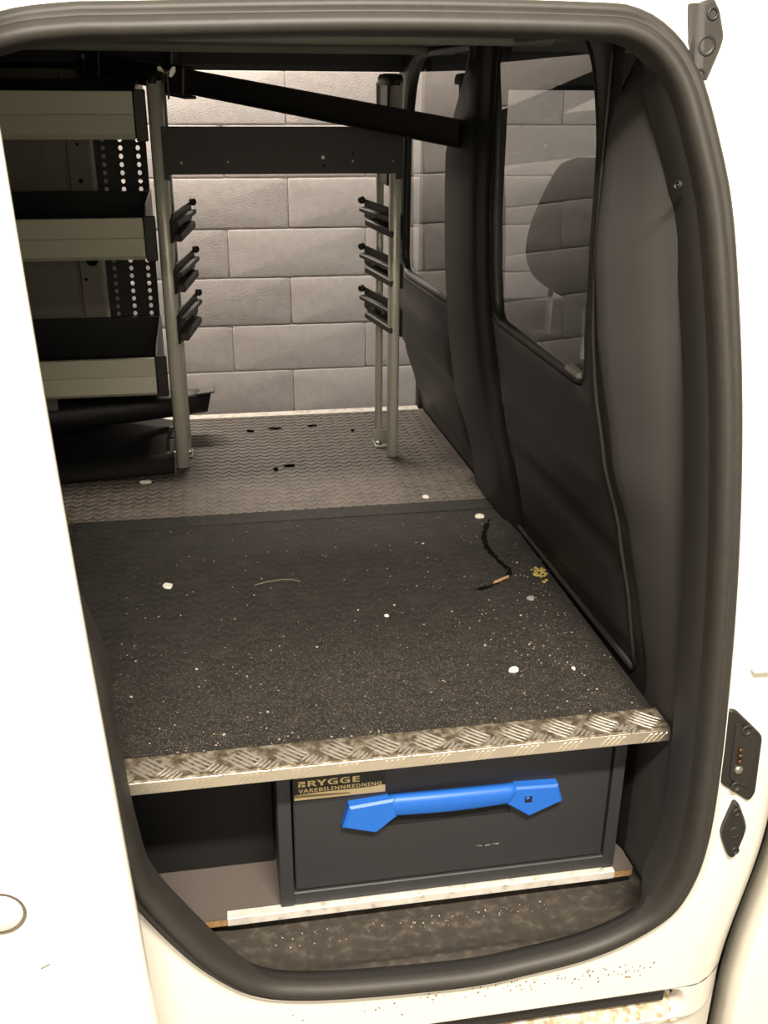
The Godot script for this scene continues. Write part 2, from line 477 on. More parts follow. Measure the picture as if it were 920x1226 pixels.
func van_body():
	var raw := [-0.832, 0.775, -0.800, 0.830, -0.745, 0.853, -0.690, 0.861, -0.639, 0.863, -0.412, 0.870, -0.209, 0.870, -0.158, 0.866, -0.121, 0.847, -0.092, 0.811, -0.068, 0.750, -0.049, 0.685, -0.032, 0.584, -0.016, 0.466, 0.0, 0.307, 0.012, 0.151, 0.021, 0.0, 0.022, -0.108, 0.012, -0.181, -0.014, -0.236, -0.064, -0.273, -0.128, -0.297, -0.211, -0.310, -0.292, -0.317, -0.430, -0.310, -0.518, -0.299, -0.572, -0.282, -0.613, -0.250, -0.660, -0.192, -0.716, -0.092, -0.730, -0.020, -0.737, 0.058, -0.742, 0.145, -0.744, 0.225, -0.772, 0.330, -0.805, 0.50, -0.835, 0.68]
	var pts := []
	for k in range(0, raw.size(), 2): pts.append(Vector2(raw[k], raw[k + 1]))
	pts.reverse()                                   # anticlockwise seen from the viewer
	contour = resample(smooth_loop(pts, 6), 260)
	cnorm = loop_normals(contour)
	var n := contour.size()
	# body side: flange round the opening, then out to the panel's edges
	var st := nb(true)
	var rings := []
	for r in [[-0.004, -0.025], [-0.001, 0.0], [0.002, 0.004], [0.006, 0.004], [0.010, -0.001], [0.020, -0.001]]:
		var ring := PackedVector3Array()
		for k in n:
			var p: Vector2 = contour[k] + cnorm[k] * r[0]
			ring.append(Vector3(p.x, p.y, zb(p.y) + r[1]))
		rings.append(ring)
	var lo := Vector2(-2.2, -0.386); var mid := Vector2(-0.38, 0.27)
	var corner := Vector2(jamb_x(-0.386), -0.386)
	var ck := 0
	for k in n:
		if panel_edge(mid, contour[k] + cnorm[k] * 0.02).distance_to(corner) < panel_edge(mid, contour[ck] + cnorm[ck] * 0.02).distance_to(corner): ck = k
	var steps := [0.12, 0.3, 0.5, 0.65, 0.75, 0.83, 0.89, 0.94, 0.975, 1.0]
	for s in steps:
		var ring := PackedVector3Array()
		for k in n:
			var p: Vector2 = contour[k] + cnorm[k] * 0.02
			var q: Vector2 = corner if k == ck else panel_edge(mid, p)
			var m: Vector2 = p.lerp(q, s)
			ring.append(Vector3(m.x, m.y, panel_z(m.x, m.y)))
		rings.append(ring)
	# turn in at the edge
	for r in [[0.006, -0.008], [0.008, -0.05]]:
		var ring := PackedVector3Array()
		for k in n:
			var q: Vector2 = corner if k == ck else panel_edge(mid, contour[k] + cnorm[k] * 0.02)
			var d: Vector2 = (q - mid).normalized() * r[0]
			var dz: float = r[1]
			if q.y < -0.385:
				d = Vector2.ZERO
				if q.x > 0.012: dz = 0.0
			ring.append(Vector3(q.x + d.x, q.y + d.y, panel_z(q.x, q.y) + dz))
		rings.append(ring)
	loft(st, rings)
	obj("body_side", st, M.white_paint, van)
	# rubber seal: a bulb section carried round the opening
	st = nb(true)
	rings = []
	var prof := [[0.004, -0.002], [0.0045, 0.005], [0.001, 0.0085], [-0.003, 0.0095], [-0.006, 0.0075], [-0.0075, 0.0085], [-0.011, 0.0155], [-0.016, 0.0175], [-0.021, 0.0155], [-0.025, 0.010], [-0.027, 0.002], [-0.0275, -0.030]]
	for r in prof:
		var ring := PackedVector3Array()
		for k in n:
			var p: Vector2 = contour[k] + cnorm[k] * r[0]
			var low := smoothstep(0.5, 0.95, -cnorm[k].y)
			var sink: float = lerpf(r[1], maxf(r[1], -0.004) * 0.72, low)
			ring.append(Vector3(p.x, p.y - (0.004 * low if r[0] < -0.01 else 0.0), zb(p.y) + sink))
		rings.append(ring)
	loft(st, rings)
	obj("door_seal", st, M.rubber, van)
	# plastic reveal inside the seal
	st = nb(true)
	rings = []
	for r in [[-0.020, -0.004, -0.020], [-0.030, -0.014, -0.022], [-0.034, -0.03, -0.021], [-0.037, -0.042, -0.020], [-0.038, -0.05, -0.020]]:
		var ring := PackedVector3Array()
		for k in n:
			var low := 1.0 - smoothstep(0.55, 0.95, cnorm[k].x)
			var p: Vector2 = contour[k] + cnorm[k] * lerpf(r[0], r[2], low)
			ring.append(Vector3(p.x, p.y, zb(p.y) + lerpf(r[1], maxf(r[1], -0.022), low)))
		rings.append(ring)
	loft(st, rings)
	var rev := obj("door_reveal", st, M.dark_plastic, van)
	for q in [Vector3(-0.100, 0.708, 0.036), Vector3(-0.036, 0.418, 0.055), Vector3(0.013, 0.036, 0.06), Vector3(-0.036, 0.343, 0.05)]:
		var t := along(q, Vector3(-0.9, 0, 0.45))
		st = nb(true)
		var big := 0.72 if q.y != 0.343 else 0.5
		lathe(st, [Vector2(0.0042 * big, -0.006), Vector2(0.0042 * big, 0.0012), Vector2(0.0052 * big, 0.0016), Vector2(0.0062 * big, 0.0004), Vector2(0.0062 * big, -0.004)], 14, t)
		obj("screw_hole", st, M.black_rubber, rev)
		st = nb(true)
		lathe(st, [Vector2(0.0035 * big, -0.003), Vector2(0.0032 * big, 0.0), Vector2(0.001 * big, 0.0009), Vector2(0.0, 0.001)], 12, t * Transform3D(Basis(), Vector3(0, 0, 0)))
		obj("screw", st, M.dark_steel, rev)
	st = nb()
	for k in 90:
		var x := -0.02 - absf(rng.randfn(0, 0.22))
		var y := -0.325 - absf(rng.randfn(0, 0.012))
		if x < -0.62: continue
		box(st, Vector3(x, y - 0.012 * smoothstep(-0.25, -0.05, x) * 0.0, 0.0895), Vector3(rng.randf_range(0.0008, 0.003), rng.randf_range(0.0006, 0.002), 0.0008), 0.0, Basis(Vector3.BACK, rng.randf() * 3.0))
	obj("dirt_specks", st, M.mud, van).set_meta("kind", "stuff")
	# lower sill with the slot of the door's slide rail
	st = nb(true)
	rings = []
	for k in 20:
		var y: float = [-0.386, -0.388, -0.391, -0.396, -0.402, -0.409, -0.416, -0.423, -0.430, -0.436, -0.441, -0.4445, -0.446, -0.4462, -0.455, -0.47, -0.50, -0.54, -0.58, -0.62][k]
		var xl := -2.2 if k > 12 else 0.008 + 0.024 * sqrt(maxf(0.0, 1.0 - pow((y + 0.416) / 0.030, 2.0)))
		var r := PackedVector3Array()
		r.append(Vector3(xl, y, 0.060))
		for j in 17:
			var x := lerpf(xl, jamb_x(y), pow(j / 16.0, 0.8))
			r.append(Vector3(x, y, panel_z(x, y)))
		r.append(Vector3(jamb_x(y) + 0.006, y, panel_z(jamb_x(y), y) - 0.008))
		r.append(Vector3(jamb_x(y) + 0.008, y, panel_z(jamb_x(y), y) - 0.05))
		rings.append(r)
	loft(st, rings, false)
	obj("sill_skirt", st, M.white_paint, van)
	st = nb(true)
	var rr := []
	for q in [Vector2(0.0888, -0.3855), Vector2(0.072, -0.386), Vector2(0.040, -0.388), Vector2(0.034, -0.395), Vector2(0.034, -0.418), Vector2(0.042, -0.427), Vector2(0.080, -0.440), Vector2(0.086, -0.447), Vector2(0.0865, -0.455)]:
		rr.append(PackedVector3Array([Vector3(-0.96, q.y, q.x), Vector3(-0.6, q.y, q.x), Vector3(-0.2, q.y, q.x), Vector3(0.0, q.y, q.x), Vector3(0.03, q.y, q.x)]))
	loft(st, rr, false)
	var mt := grainy("rail_dirt", noise_tex(71, 0.03, [[0.0, Color(0.45, 0.38, 0.28)], [0.4, Color(0.66, 0.58, 0.46)], [0.6, Color(0.84, 0.80, 0.72)], [1.0, Color(0.9, 0.88, 0.83)]], 6), 3.0, 0.6)
	obj("slide_rail_channel", st, mt, van)
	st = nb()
	boxl(st, Vector3(-0.95, -0.427, 0.036), Vector3(0.012, -0.390, 0.074), 0.003)  # black bar added to draw the dark shade line under the slot edge
	obj("rail_or_shade_bar", st, M.black_plastic, van)

func panel_edge(mid: Vector2, p: Vector2) -> Vector2:
	var d := (p - mid).normalized()
	var t := 99.0
	if d.x < -1e-5: t = minf(t, (-2.2 - mid.x) / d.x)
	if d.y < -1e-5: t = minf(t, (-0.386 - mid.y) / d.y)
	if d.y > 1e-5: t = minf(t, (1.0 - mid.y) / d.y)
	if d.x > 1e-5:
		var a := 0.0; var b := 3.0
		for k in 40:
			var m := (a + b) * 0.5
			var q := mid + d * m
			if q.x < jamb_x(q.y): a = m
			else: b = m
		t = minf(t, a)
	return mid + d * t

func jamb_x(y: float) -> float:
	return 0.10 + 0.034 * smoothstep(-0.42, -0.12, y) - 0.09 * smoothstep(0.2, 1.0, y)

func panel_z(x: float, y: float) -> float:
	var z := zb(y) - 0.001
	if x > 0.0:                                      # the jamb rolls away at its forward edge
		var e := (x - (jamb_x(y) - 0.065)) / 0.065
		z -= 0.034 * clampf(e, 0.0, 1.0) ** 2
	return z

func van_door_and_jamb():
	# slid-back door: thick slab to the left with a rounded leading edge
	var st := nb(true)
	var rings := []
	for k in 25:
		var y := lerpf(-0.60, 0.97, k / 24.0)
		var x := -0.6992 - 0.0476 * (y - 0.017)
		var z := 0.2 - 0.05 * clampf((y - 0.25) / 0.7, 0, 1) ** 2
		rings.append(PackedVector3Array([Vector3(-2.0, y, z + 0.002), Vector3(-1.4, y, z + 0.006), Vector3(x - 0.3, y, z + 0.006), Vector3(x - 0.03, y, z + 0.004), Vector3(x - 0.008, y, z + 0.002), Vector3(x - 0.002, y, z - 0.002), Vector3(x, y, z - 0.008), Vector3(x - 0.004, y, z - 0.035), Vector3(x - 0.02, y, z - 0.045), Vector3(-2.0, y, z - 0.045)]))
	loft(st, rings, true, true)
	var door := obj("sliding_door", st, M.white_paint, van)
	st = nb(true)
	lathe(st, [Vector2(0.0275, 0.0), Vector2(0.0265, -0.0035), Vector2(0.025, -0.0035), Vector2(0.024, 0.0005), Vector2(0.021, 0.003), Vector2(0.010, 0.0045), Vector2(0.0, 0.005)], 36, Transform3D(Basis(Vector3.RIGHT, PI / 2), Vector3(-0.8335, 0.0115, 0.2065)))
	obj("cover_plug", st, M.white_paint, door)
	st = nb(true)
	lathe(st, [Vector2(0.0272, 0.0), Vector2(0.0276, 0.0005), Vector2(0.0272, 0.0008), Vector2(0.0266, 0.0005)], 36, Transform3D(Basis(Vector3.RIGHT, PI / 2), Vector3(-0.8335, 0.0115, 0.2062)))
	obj("plug_gasket", st, M.grit, door)
	st = nb()
	box(st, Vector3(-0.797, -0.0685, 0.2062), Vector3(0.011, 0.0012, 0.0006), 0.0, Basis(Vector3.BACK, 0.5))
	obj("scratch", st, M.scratch_grey, door)
	# closed front door beyond the jamb
	st = nb(true)
	rings = []
	for k in 22:
		var y := lerpf(-0.62, 0.42, k / 21.0)
		var x := jamb_x(y) + 0.012
		var z := zb(y) + 0.012
		rings.append(PackedVector3Array([Vector3(x + 0.002, y, z - 0.06), Vector3(x, y, z - 0.008), Vector3(x + 0.003, y, z - 0.002), Vector3(x + 0.012, y, z), Vector3(x + 0.2, y, z + 0.012), Vector3(1.3, y, z + 0.012), Vector3(1.3, y, z - 0.06)]))
	loft(st, rings, true, true)
	obj("front_door", st, M.white_paint, van)
	# rubber buffers on the jamb
	buffer([Vector2(-0.094, 0.876), Vector2(-0.083, 0.880), Vector2(-0.075, 0.868), Vector2(-0.0675, 0.846), Vector2(-0.0695, 0.836), Vector2(-0.080, 0.806), Vector2(-0.0865, 0.7975), Vector2(-0.0915, 0.802), Vector2(-0.1015, 0.828), Vector2(-0.1015, 0.840)], zb(0.84), [Vector2(-0.0835, 0.866), Vector2(-0.090, 0.8115)], Vector2(-0.086, 0.838))
	buffer([Vector2(0.0525, -0.053), Vector2(0.059, -0.056), Vector2(0.0715, -0.083), Vector2(0.0765, -0.098), Vector2(0.0755, -0.112), Vector2(0.069, -0.143), Vector2(0.0635, -0.148), Vector2(0.058, -0.144), Vector2(0.0455, -0.116), Vector2(0.042, -0.104), Vector2(0.043, -0.092)], 0.088, [Vector2(0.0565, -0.068), Vector2(0.064, -0.133)], Vector2(0.0595, -0.102))
	# latch striker plate
	st = nb()
	var pl := round_poly([Vector2(0.024, 0.091), Vector2(0.034, 0.089), Vector2(0.0765, 0.046), Vector2(0.0815, -0.046), Vector2(0.074, -0.057), Vector2(0.033, -0.025), Vector2(0.0275, -0.015)], 0.008)
	extrude(st, pl, 0.009, Transform3D(Basis(), Vector3(0, 0, 0.085)), 0.002)
	var sp := obj("striker_plate", st, M.black_rubber, van)
	st = nb()
	extrude(st, round_poly([Vector2(0.034, 0.074), Vector2(0.066, 0.044), Vector2(0.070, -0.036), Vector2(0.039, -0.014)], 0.006), 0.003, Transform3D(Basis(), Vector3(0, 0, 0.0935)), 0.0012)
	obj("raised_field", st, M.dark_steel, sp)
	for k in 3:
		st = nb(true)
		lathe(st, [Vector2(0.0035, 0.0), Vector2(0.0035, 0.0025), Vector2(0.0015, 0.004), Vector2(0.0, 0.004)], 10, Transform3D(Basis(Vector3.RIGHT, PI / 2), Vector3(0.0465 + 0.0006 * k, 0.031 - 0.009 * k, 0.0962)))
		obj("contact_pin", st, M.copper, sp)
	st = nb(true)
	lathe(st, [Vector2(0.006, 0.0), Vector2(0.006, 0.003), Vector2(0.004, 0.005), Vector2(0.0, 0.0055)], 14, Transform3D(Basis(Vector3.RIGHT, PI / 2), Vector3(0.0475, 0.001, 0.096)))
	obj("striker_pin", st, M.steel, sp)
	for q in [Vector3(0.051, 0.060, 0.0962), Vector3(0.050, -0.027, 0.0962)]:
		st = nb(true)
		lathe(st, [Vector2(0.008, 0.0), Vector2(0.008, 0.0012), Vector2(0.005, 0.002), Vector2(0.0045, -0.001), Vector2(0.0, -0.001)], 16, Transform3D(Basis(Vector3.RIGHT, PI / 2), q))
		obj("screw", st, M.dark_steel, sp)
	# small white catch and the crease below the buffer
	st = nb()
	box(st, Vector3(0.058, 0.149, 0.093), Vector3(0.026, 0.012, 0.012), 0.003)
	obj("door_catch", st, M.white_paint, van)

func buffer(poly: Array, z: float, holes: Array, dot: Vector2):
	var st := nb()
	extrude(st, round_poly(poly, 0.004, 3), 0.013, Transform3D(Basis(), Vector3(0, 0, z - 0.003)), 0.003)
	var b := obj("rubber_buffer", st, M.rubber if z < 0.05 else M.black_rubber, van)
	for h in holes:
		st = nb(true)
		lathe(st, [Vector2(0.0062, -0.001), Vector2(0.0062, 0.0012), Vector2(0.0046, 0.0018), Vector2(0.0034, 0.0005), Vector2(0.0030, -0.002), Vector2(0.0, -0.002)], 16, Transform3D(Basis(Vector3.RIGHT, PI / 2), Vector3(h.x, h.y, z + 0.0098)))
		obj("fixing_hole", st, M.black_rubber, b)
	st = nb(true)
	lathe(st, [Vector2(0.010, -0.001), Vector2(0.0095, 0.0006), Vector2(0.007, 0.0002), Vector2(0.005, -0.0015), Vector2(0.0, -0.002)], 20, Transform3D(Basis(Vector3.RIGHT, PI / 2), Vector3(dot.x, dot.y, z + 0.0104)))
	obj("dimple", st, M.black_rubber, b)

func van_inside():
	# roof, with the headliner and its cross ribs
	var st := nb()
	boxl(st, Vector3(-2.2, 0.905, -1.52), Vector3(1.3, 0.985, -0.01), 0.02)
	obj("roof", st, M.white_paint, van)
	st = nb()
	boxl(st, Vector3(-2.18, 0.868, -1.46), Vector3(-0.02, 0.90, -0.02), 0.01)
	var hl := obj("headliner", st, M.headliner, van)
	st = nb(true)
	for q in [[-1.17, 0.862, 0.05], [-0.55, 0.862, 0.04]]:
		box(st, Vector3(-1.1, q[1], q[0]), Vector3(2.1, 0.018, q[2]), 0.007)
	obj("roof_rib", st, M.headliner, hl)
	st = nb()
	boxl(st, Vector3(-2.18, 0.822, -1.50), Vector3(-0.05, 0.90, -1.43), 0.012)
	obj("far_door_header", st, M.black_plastic, van)
	# far side wall: rear quarter, sill and pillar either side of the far door opening
	st = nb()
	boxl(st, Vector3(-2.2, -0.5, -1.53), Vector3(-0.782, 0.90, -1.485), 0.01)
	boxl(st, Vector3(-0.85, -0.5, -1.53), Vector3(1.3, -0.03, -1.485), 0.01)
	obj("far_side", st, M.white_paint, van)
	st = nb()
	boxl(st, Vector3(-2.18, 0.004, -1.482), Vector3(-0.888, 0.85, -1.468), 0.004)
	boxl(st, Vector3(-0.884, 0.004, -1.482), Vector3(-0.83, 0.85, -1.462), 0.004)
	var ip := obj("quarter_panel", st, M.inner_panel, van)
	for q in [[-0.858, 0.665, 0.0035], [-0.858, 0.585, 0.005], [-0.852, 0.405, 0.014], [-0.87, 0.36, 0.004]]:
		st = nb(true)
		lathe(st, [Vector2(q[2], 0.0), Vector2(q[2], 0.002), Vector2(q[2] * 0.8, 0.0025), Vector2(q[2] * 0.7, -0.003), Vector2(0.0, -0.003)], 16, Transform3D(Basis(Vector3.RIGHT, PI / 2), Vector3(q[0], q[1], -1.4615)))
		obj("panel_hole", st, M.void_black, ip)
	# tail, closed
	st = nb()
	boxl(st, Vector3(-2.2, -0.5, -1.5), Vector3(-2.15, 0.9, 0.02), 0.01)
	obj("tail_panel", st, M.white_paint, van)
	# inside of the near rear quarter
	st = nb()
	boxl(st, Vector3(-2.18, -0.32, 0.004), Vector3(-0.86, 0.87, 0.015), 0.003)
	obj("near_quarter_panel", st, M.dark_plastic, van)
	# load floor of the bare van and the step in the door
	st = nb()
	boxl(st, Vector3(-2.2, -0.38, -1.5), Vector3(0.09, -0.342, 0.03), 0.006)
	obj("load_floor", st, M.black_plastic, van)
	st = nb(true)
	var rings := []
	for q in STEP:
		var r := PackedVector3Array()
		for k in 17:
			var x := lerpf(-0.76, 0.03, k / 16.0)
			var lift := 0.085 * smoothstep(-0.09, 0.03, x) ** 2 * smoothstep(-0.05, 0.06, q[0]) + 0.11 * smoothstep(-0.58, -0.72, x) * smoothstep(-0.1, 0.06, q[0])
			r.append(Vector3(x, q[1] + lift, q[0]))
		rings.append(r)
	loft(st, rings, false)
	obj("door_step", st, M.sill_plastic, van)
	# door pillar trim on the right: convex cover from the roof down behind the deck's corner
	st = nb(true)
	rings = []
	var L := [-0.30, 0.008, 0.019, 0.008, 0.117, -0.013, 0.247, -0.043, 0.345, -0.077, 0.522, -0.114, 0.622, -0.127, 0.777, -0.122, 0.87, -0.105]
	var R := [-0.30, 0.024, 0.051, 0.006, 0.236, -0.007, 0.391, -0.027, 0.55, -0.054, 0.683, -0.076, 0.781, -0.098, 0.87, -0.115]
	for k in 41:
		var y := lerpf(-0.30, 0.875, k / 40.0)
		var xl := lerp_tab(L, y); var xr := lerp_tab(R, y)
		var top := smoothstep(0.76, 0.86, y)
		xl += 0.02 * top; xr += 0.01 * top
		rings.append(PackedVector3Array([Vector3(xl + 0.05, y, -0.135), Vector3(xl + 0.022, y, -0.13), Vector3(xl + 0.008, y, -0.122), Vector3(xl + 0.001, y, -0.111), Vector3(xl, y, -0.100), Vector3(lerpf(xl, xr, 0.12) - 0.001, y, -0.085), Vector3(lerpf(xl, xr, 0.45) - 0.004, y, -0.04), Vector3(lerpf(xl, xr, 0.68) - 0.003, y, -0.012), Vector3(lerpf(xl, xr, 0.74) - 0.0005, y, -0.004), Vector3(lerpf(xl, xr, 0.97), y, 0.026), Vector3(xr + 0.003, y, 0.034), Vector3(xr + 0.012, y, 0.034)]))
	loft(st, rings, false)
	obj("pillar_trim", st, M.trim_plastic, van)

# ------------------------------------------------------------------ bulkhead with its two windows
func bp(y: float, z: float, d := 0.0) -> Vector3:  # a point of the bulkhead's skin, d towards the load bay
	return Vector3(bulk_x(y, z) - d, y, z)

func window(cont: Array, z0: float, z1: float, y0: float, y1: float, bulk: Node3D):
	var hole := resample(round_poly(cont, 0.035, 5), 64)
	var c := Vector2()
	for hp in hole: c += hp
	c /= hole.size()
	var nn := loop_normals(hole)
	if Geometry2D.is_polygon_clockwise(hole):
		for k in nn.size(): nn[k] = -nn[k]
	var st := nb(true)
	var rings := []
	for s in [1.0, 0.66, 0.33]:
		var ring := PackedVector3Array()
		for k in hole.size():
			var p: Vector2 = hole[k] + nn[k] * 0.012
			var d: Vector2 = (p - c).normalized()
			var t := 99.0
			if d.x > 1e-5: t = minf(t, (z1 - c.x) / d.x)
			if d.x < -1e-5: t = minf(t, (z0 - c.x) / d.x)
			if d.y > 1e-5: t = minf(t, (y1 - c.y) / d.y)
			if d.y < -1e-5: t = minf(t, (y0 - c.y) / d.y)
			var q: Vector2 = p.lerp(c + d * t, s)
			ring.append(bp(q.y, q.x, 0.004 * (1 - s)))
		rings.append(ring)
	for r in [[0.012, 0.005], [0.009, 0.001], [0.006, -0.010]]:
		var ring := PackedVector3Array()
		for k in hole.size():
			var q: Vector2 = hole[k] + nn[k] * r[0]
			ring.append(bp(q.y, q.x, r[1]))
		rings.append(ring)
	loft(st, rings)
	obj("window_surround", st, M.dark_plastic, bulk)
	st = nb(true)
	rings = []
	for r in [[0.008, 0.001], [0.006, 0.0045], [0.002, 0.005], [-0.003, 0.002], [-0.005, -0.004], [-0.005, -0.014], [0.006, -0.014]]:
		var ring := PackedVector3Array()
		for k in hole.size():
			var q: Vector2 = hole[k] + nn[k] * r[0]
			ring.append(bp(q.y, q.x, r[1]))
		rings.append(ring)
	loft(st, rings)
	obj("window_gasket", st, M.black_rubber, bulk)
	# flat pane a little behind the gasket
	var zc := c.x
	var a := bp(0.40, zc, -0.008); var b := bp(0.86, zc, -0.008); var e1 := bp(0.6, z0, -0.008); var e2 := bp(0.6, z1, -0.008)
	var slope_y := (b.x - a.x) / 0.46; var slope_z := (e2.x - e1.x) / (z1 - z0)
	var x_of := func(p: Vector2) -> float: return bp(0.6, zc, -0.008).x + slope_y * (p.y - 0.6) + slope_z * (p.x - zc)
	st = nb()
	for k in hole.size():
		var p: Vector2 = hole[k] + nn[k] * 0.002; var q: Vector2 = hole[(k + 1) % hole.size()] + nn[(k + 1) % hole.size()] * 0.002
		tri(st, Vector3(x_of.call(c), c.y, c.x), Vector3(x_of.call(p), p.y, p.x), Vector3(x_of.call(q), q.y, q.x))
	obj("window_pane", st, M.tinted_glass, bulk)

func swage(y: float, y0: float, y1: float) -> float:
	var e := smoothstep(y0, y0 + 0.025, y) * (1 - smoothstep(y1 - 0.025, y1, y))
	return e

func van_bulkhead():
	# lower panels, pressed in swages
	var st := nb(true)
	var zs := [[-1.50, -0.91], [-0.63, -0.10]]
	for zz in zs:
		var rings := []
		for j in 41:
			var y := lerpf(-0.33, 0.36, j / 40.0)
			var r := PackedVector3Array()
			for k in 25:
				var z := lerpf(zz[0], zz[1], k / 24.0)
				var side := smoothstep(zz[0] + 0.01, zz[0] + 0.05, z) * (1 - smoothstep(zz[1] - 0.06, zz[1] - 0.02, z))
				var d := side * (0.012 * swage(y, 0.205, 0.325) + 0.012 * swage(y, 0.04, 0.185))
				r.append(bp(y, z, d))
			rings.append(r)
		loft(st, rings, false)
	var bulk := obj("bulkhead", st, M.dark_plastic, van)
	window([Vector2(-0.603, 0.432), Vector2(-0.17, 0.437), Vector2(-0.145, 0.60), Vector2(-0.150, 0.74), Vector2(-0.19, 0.83), Vector2(-0.25, 0.862), Vector2(-0.61, 0.862)], -0.63, -0.10, 0.355, 0.90, bulk)
	window([Vector2(-1.41, 0.372), Vector2(-0.94, 0.392), Vector2(-0.935, 0.64), Vector2(-0.80, 0.82), Vector2(-0.78, 0.858), Vector2(-1.24, 0.855), Vector2(-1.34, 0.81), Vector2(-1.40, 0.70)], -1.50, -0.76, 0.355, 0.90, bulk)
	# the centre pillar that stands proud between the windows
	st = nb(true)
	var rings := []
	for k in 33:
		var y := lerpf(0.0022, 0.90, k / 32.0)
		var za := lerpf(-0.925, -0.915, clampf(y / 0.4, 0, 1)) if y < 0.66 else lerpf(-0.92, -0.76, smoothstep(0.66, 0.87, y))
		var zc := -0.622 - 0.03 * (1 - smoothstep(0.0, 0.3, y))
		var d := 0.018
		rings.append(PackedVector3Array([bp(y, za - 0.012, -0.004), bp(y, za, d * 0.5), bp(y, za + 0.008, d * 0.85), bp(y, za + 0.02, d), bp(y, lerpf(za, zc, 0.5), d * 1.15), bp(y, zc - 0.075, d), bp(y, zc - 0.06, d * 0.75), bp(y, zc - 0.052, d * 0.55), bp(y, zc - 0.015, d * 0.5), bp(y, zc, d * 0.2), bp(y, zc + 0.008, -0.004)]))
	loft(st, rings, false)
	obj("centre_pillar", st, M.black_plastic, bulk)
	# edging along the deck
	st = nb(true)
	tube(st, [bp(0.0095, -0.79, 0.001), bp(0.0095, -0.55, 0.002), bp(0.0095, -0.3, 0.002), bp(0.0095, -0.14, 0.001)], 0.006, 8)
	obj("foot_edging", st, M.dark_plastic, bulk)
	# bead between bulkhead and pillar trim
	st = nb(true)
	var path := []
	for k in 30:
		var y := lerpf(0.02, 0.86, k / 29.0)
		path.append(bp(y, -0.128, 0.004))
	tube(st, path, 0.003, 8)
	obj("edge_bead", st, M.dark_plastic, bulk)
	st = nb()
	box(st, bp(0.447, -0.20, 0.004), Vector3(0.014, 0.008, 0.05), 0.002)
	obj("glass_clip", st, M.steel, bulk)

func van_cab():
	var st := nb()
	boxl(st, Vector3(0.09, -0.5, -1.50), Vector3(1.3, -0.36, 0.0), 0.01)
	obj("cab_floor", st, M.black_plastic, van)
	st = nb()
	boxl(st, Vector3(0.0, 0.868, -1.46), Vector3(1.28, 0.90, -0.03), 0.01)
	obj("cab_headliner", st, M.headliner, van)
	# far cab door with its window
	st = nb()
	boxl(st, Vector3(-0.045, -0.4, -1.535), Vector3(0.105, 0.88, -1.475), 0.012)
	boxl(st, Vector3(0.09, -0.4, -1.535), Vector3(1.3, 0.275, -1.475), 0.012)
	boxl(st, Vector3(0.09, 0.785, -1.535), Vector3(1.3, 0.9, -1.475), 0.012)
	boxl(st, Vector3(1.02, 0.26, -1.535), Vector3(1.12, 0.8, -1.475), 0.012)
	obj("far_cab_door", st, M.black_plastic, van)
	st = nb(); boxl(st, Vector3(0.10, 0.27, -1.506), Vector3(1.03, 0.79, -1.502)); obj("far_door_glass", st, M.cab_glass, van)
	# windscreen, dash
	st = nb()
	boxl(st, Vector3(1.02, -0.4, -1.48), Vector3(1.3, 0.33, -0.03), 0.04)
	obj("dashboard", st, M.black_plastic, van)
	st = nb(); boxl(st, Vector3(1.255, 0.33, -1.46), Vector3(1.26, 0.87, -0.05)); obj("windscreen", st, M.cab_glass, van)

# ------------------------------------------------------------------ raised deck
func tread(parent: Node3D, x0: float, x1: float, z0: float, z1: float, h: float, m: Material, y := 0.0):
	var st := nb()
	var poly := PackedVector2Array([Vector2(-0.0095, 0), Vector2(-0.006, -0.0027), Vector2(0.006, -0.0027), Vector2(0.0095, 0), Vector2(0.006, 0.0027), Vector2(-0.006, 0.0027)])
	extrude(st, poly, h, Transform3D(Basis(Vector3.RIGHT, -PI / 2), Vector3.ZERO), h * 0.6)
	st.generate_normals()
	var xs := []
	var cols := int((x1 - x0) / 0.0125); var rows := int((z1 - z0) / 0.0235)
	for r in rows:
		for c in cols:
			if x0 + 0.0125 * (c + 0.5) > -0.017 + 0.020 * (z0 + 0.0235 * (r + 0.5)) / 0.79: continue
			var a := deg_to_rad(52.0 if c % 2 == 0 else -52.0)
			xs.append(Transform3D(Basis(Vector3.UP, a), Vector3(x0 + 0.0125 * (c + 0.5), y, z0 + 0.0235 * (r + 0.5))))
	var mm := MultiMesh.new()
	mm.transform_format = MultiMesh.TRANSFORM_3D
	mm.mesh = st.commit()
	mm.instance_count = xs.size()
	for k in xs.size(): mm.set_instance_transform(k, xs[k])
	var o := MultiMeshInstance3D.new()
	o.name = "tread_pattern"
	o.multimesh = mm
	o.material_override = m
	o.set_meta("kind", "stuff")
	parent.add_child(o, true)

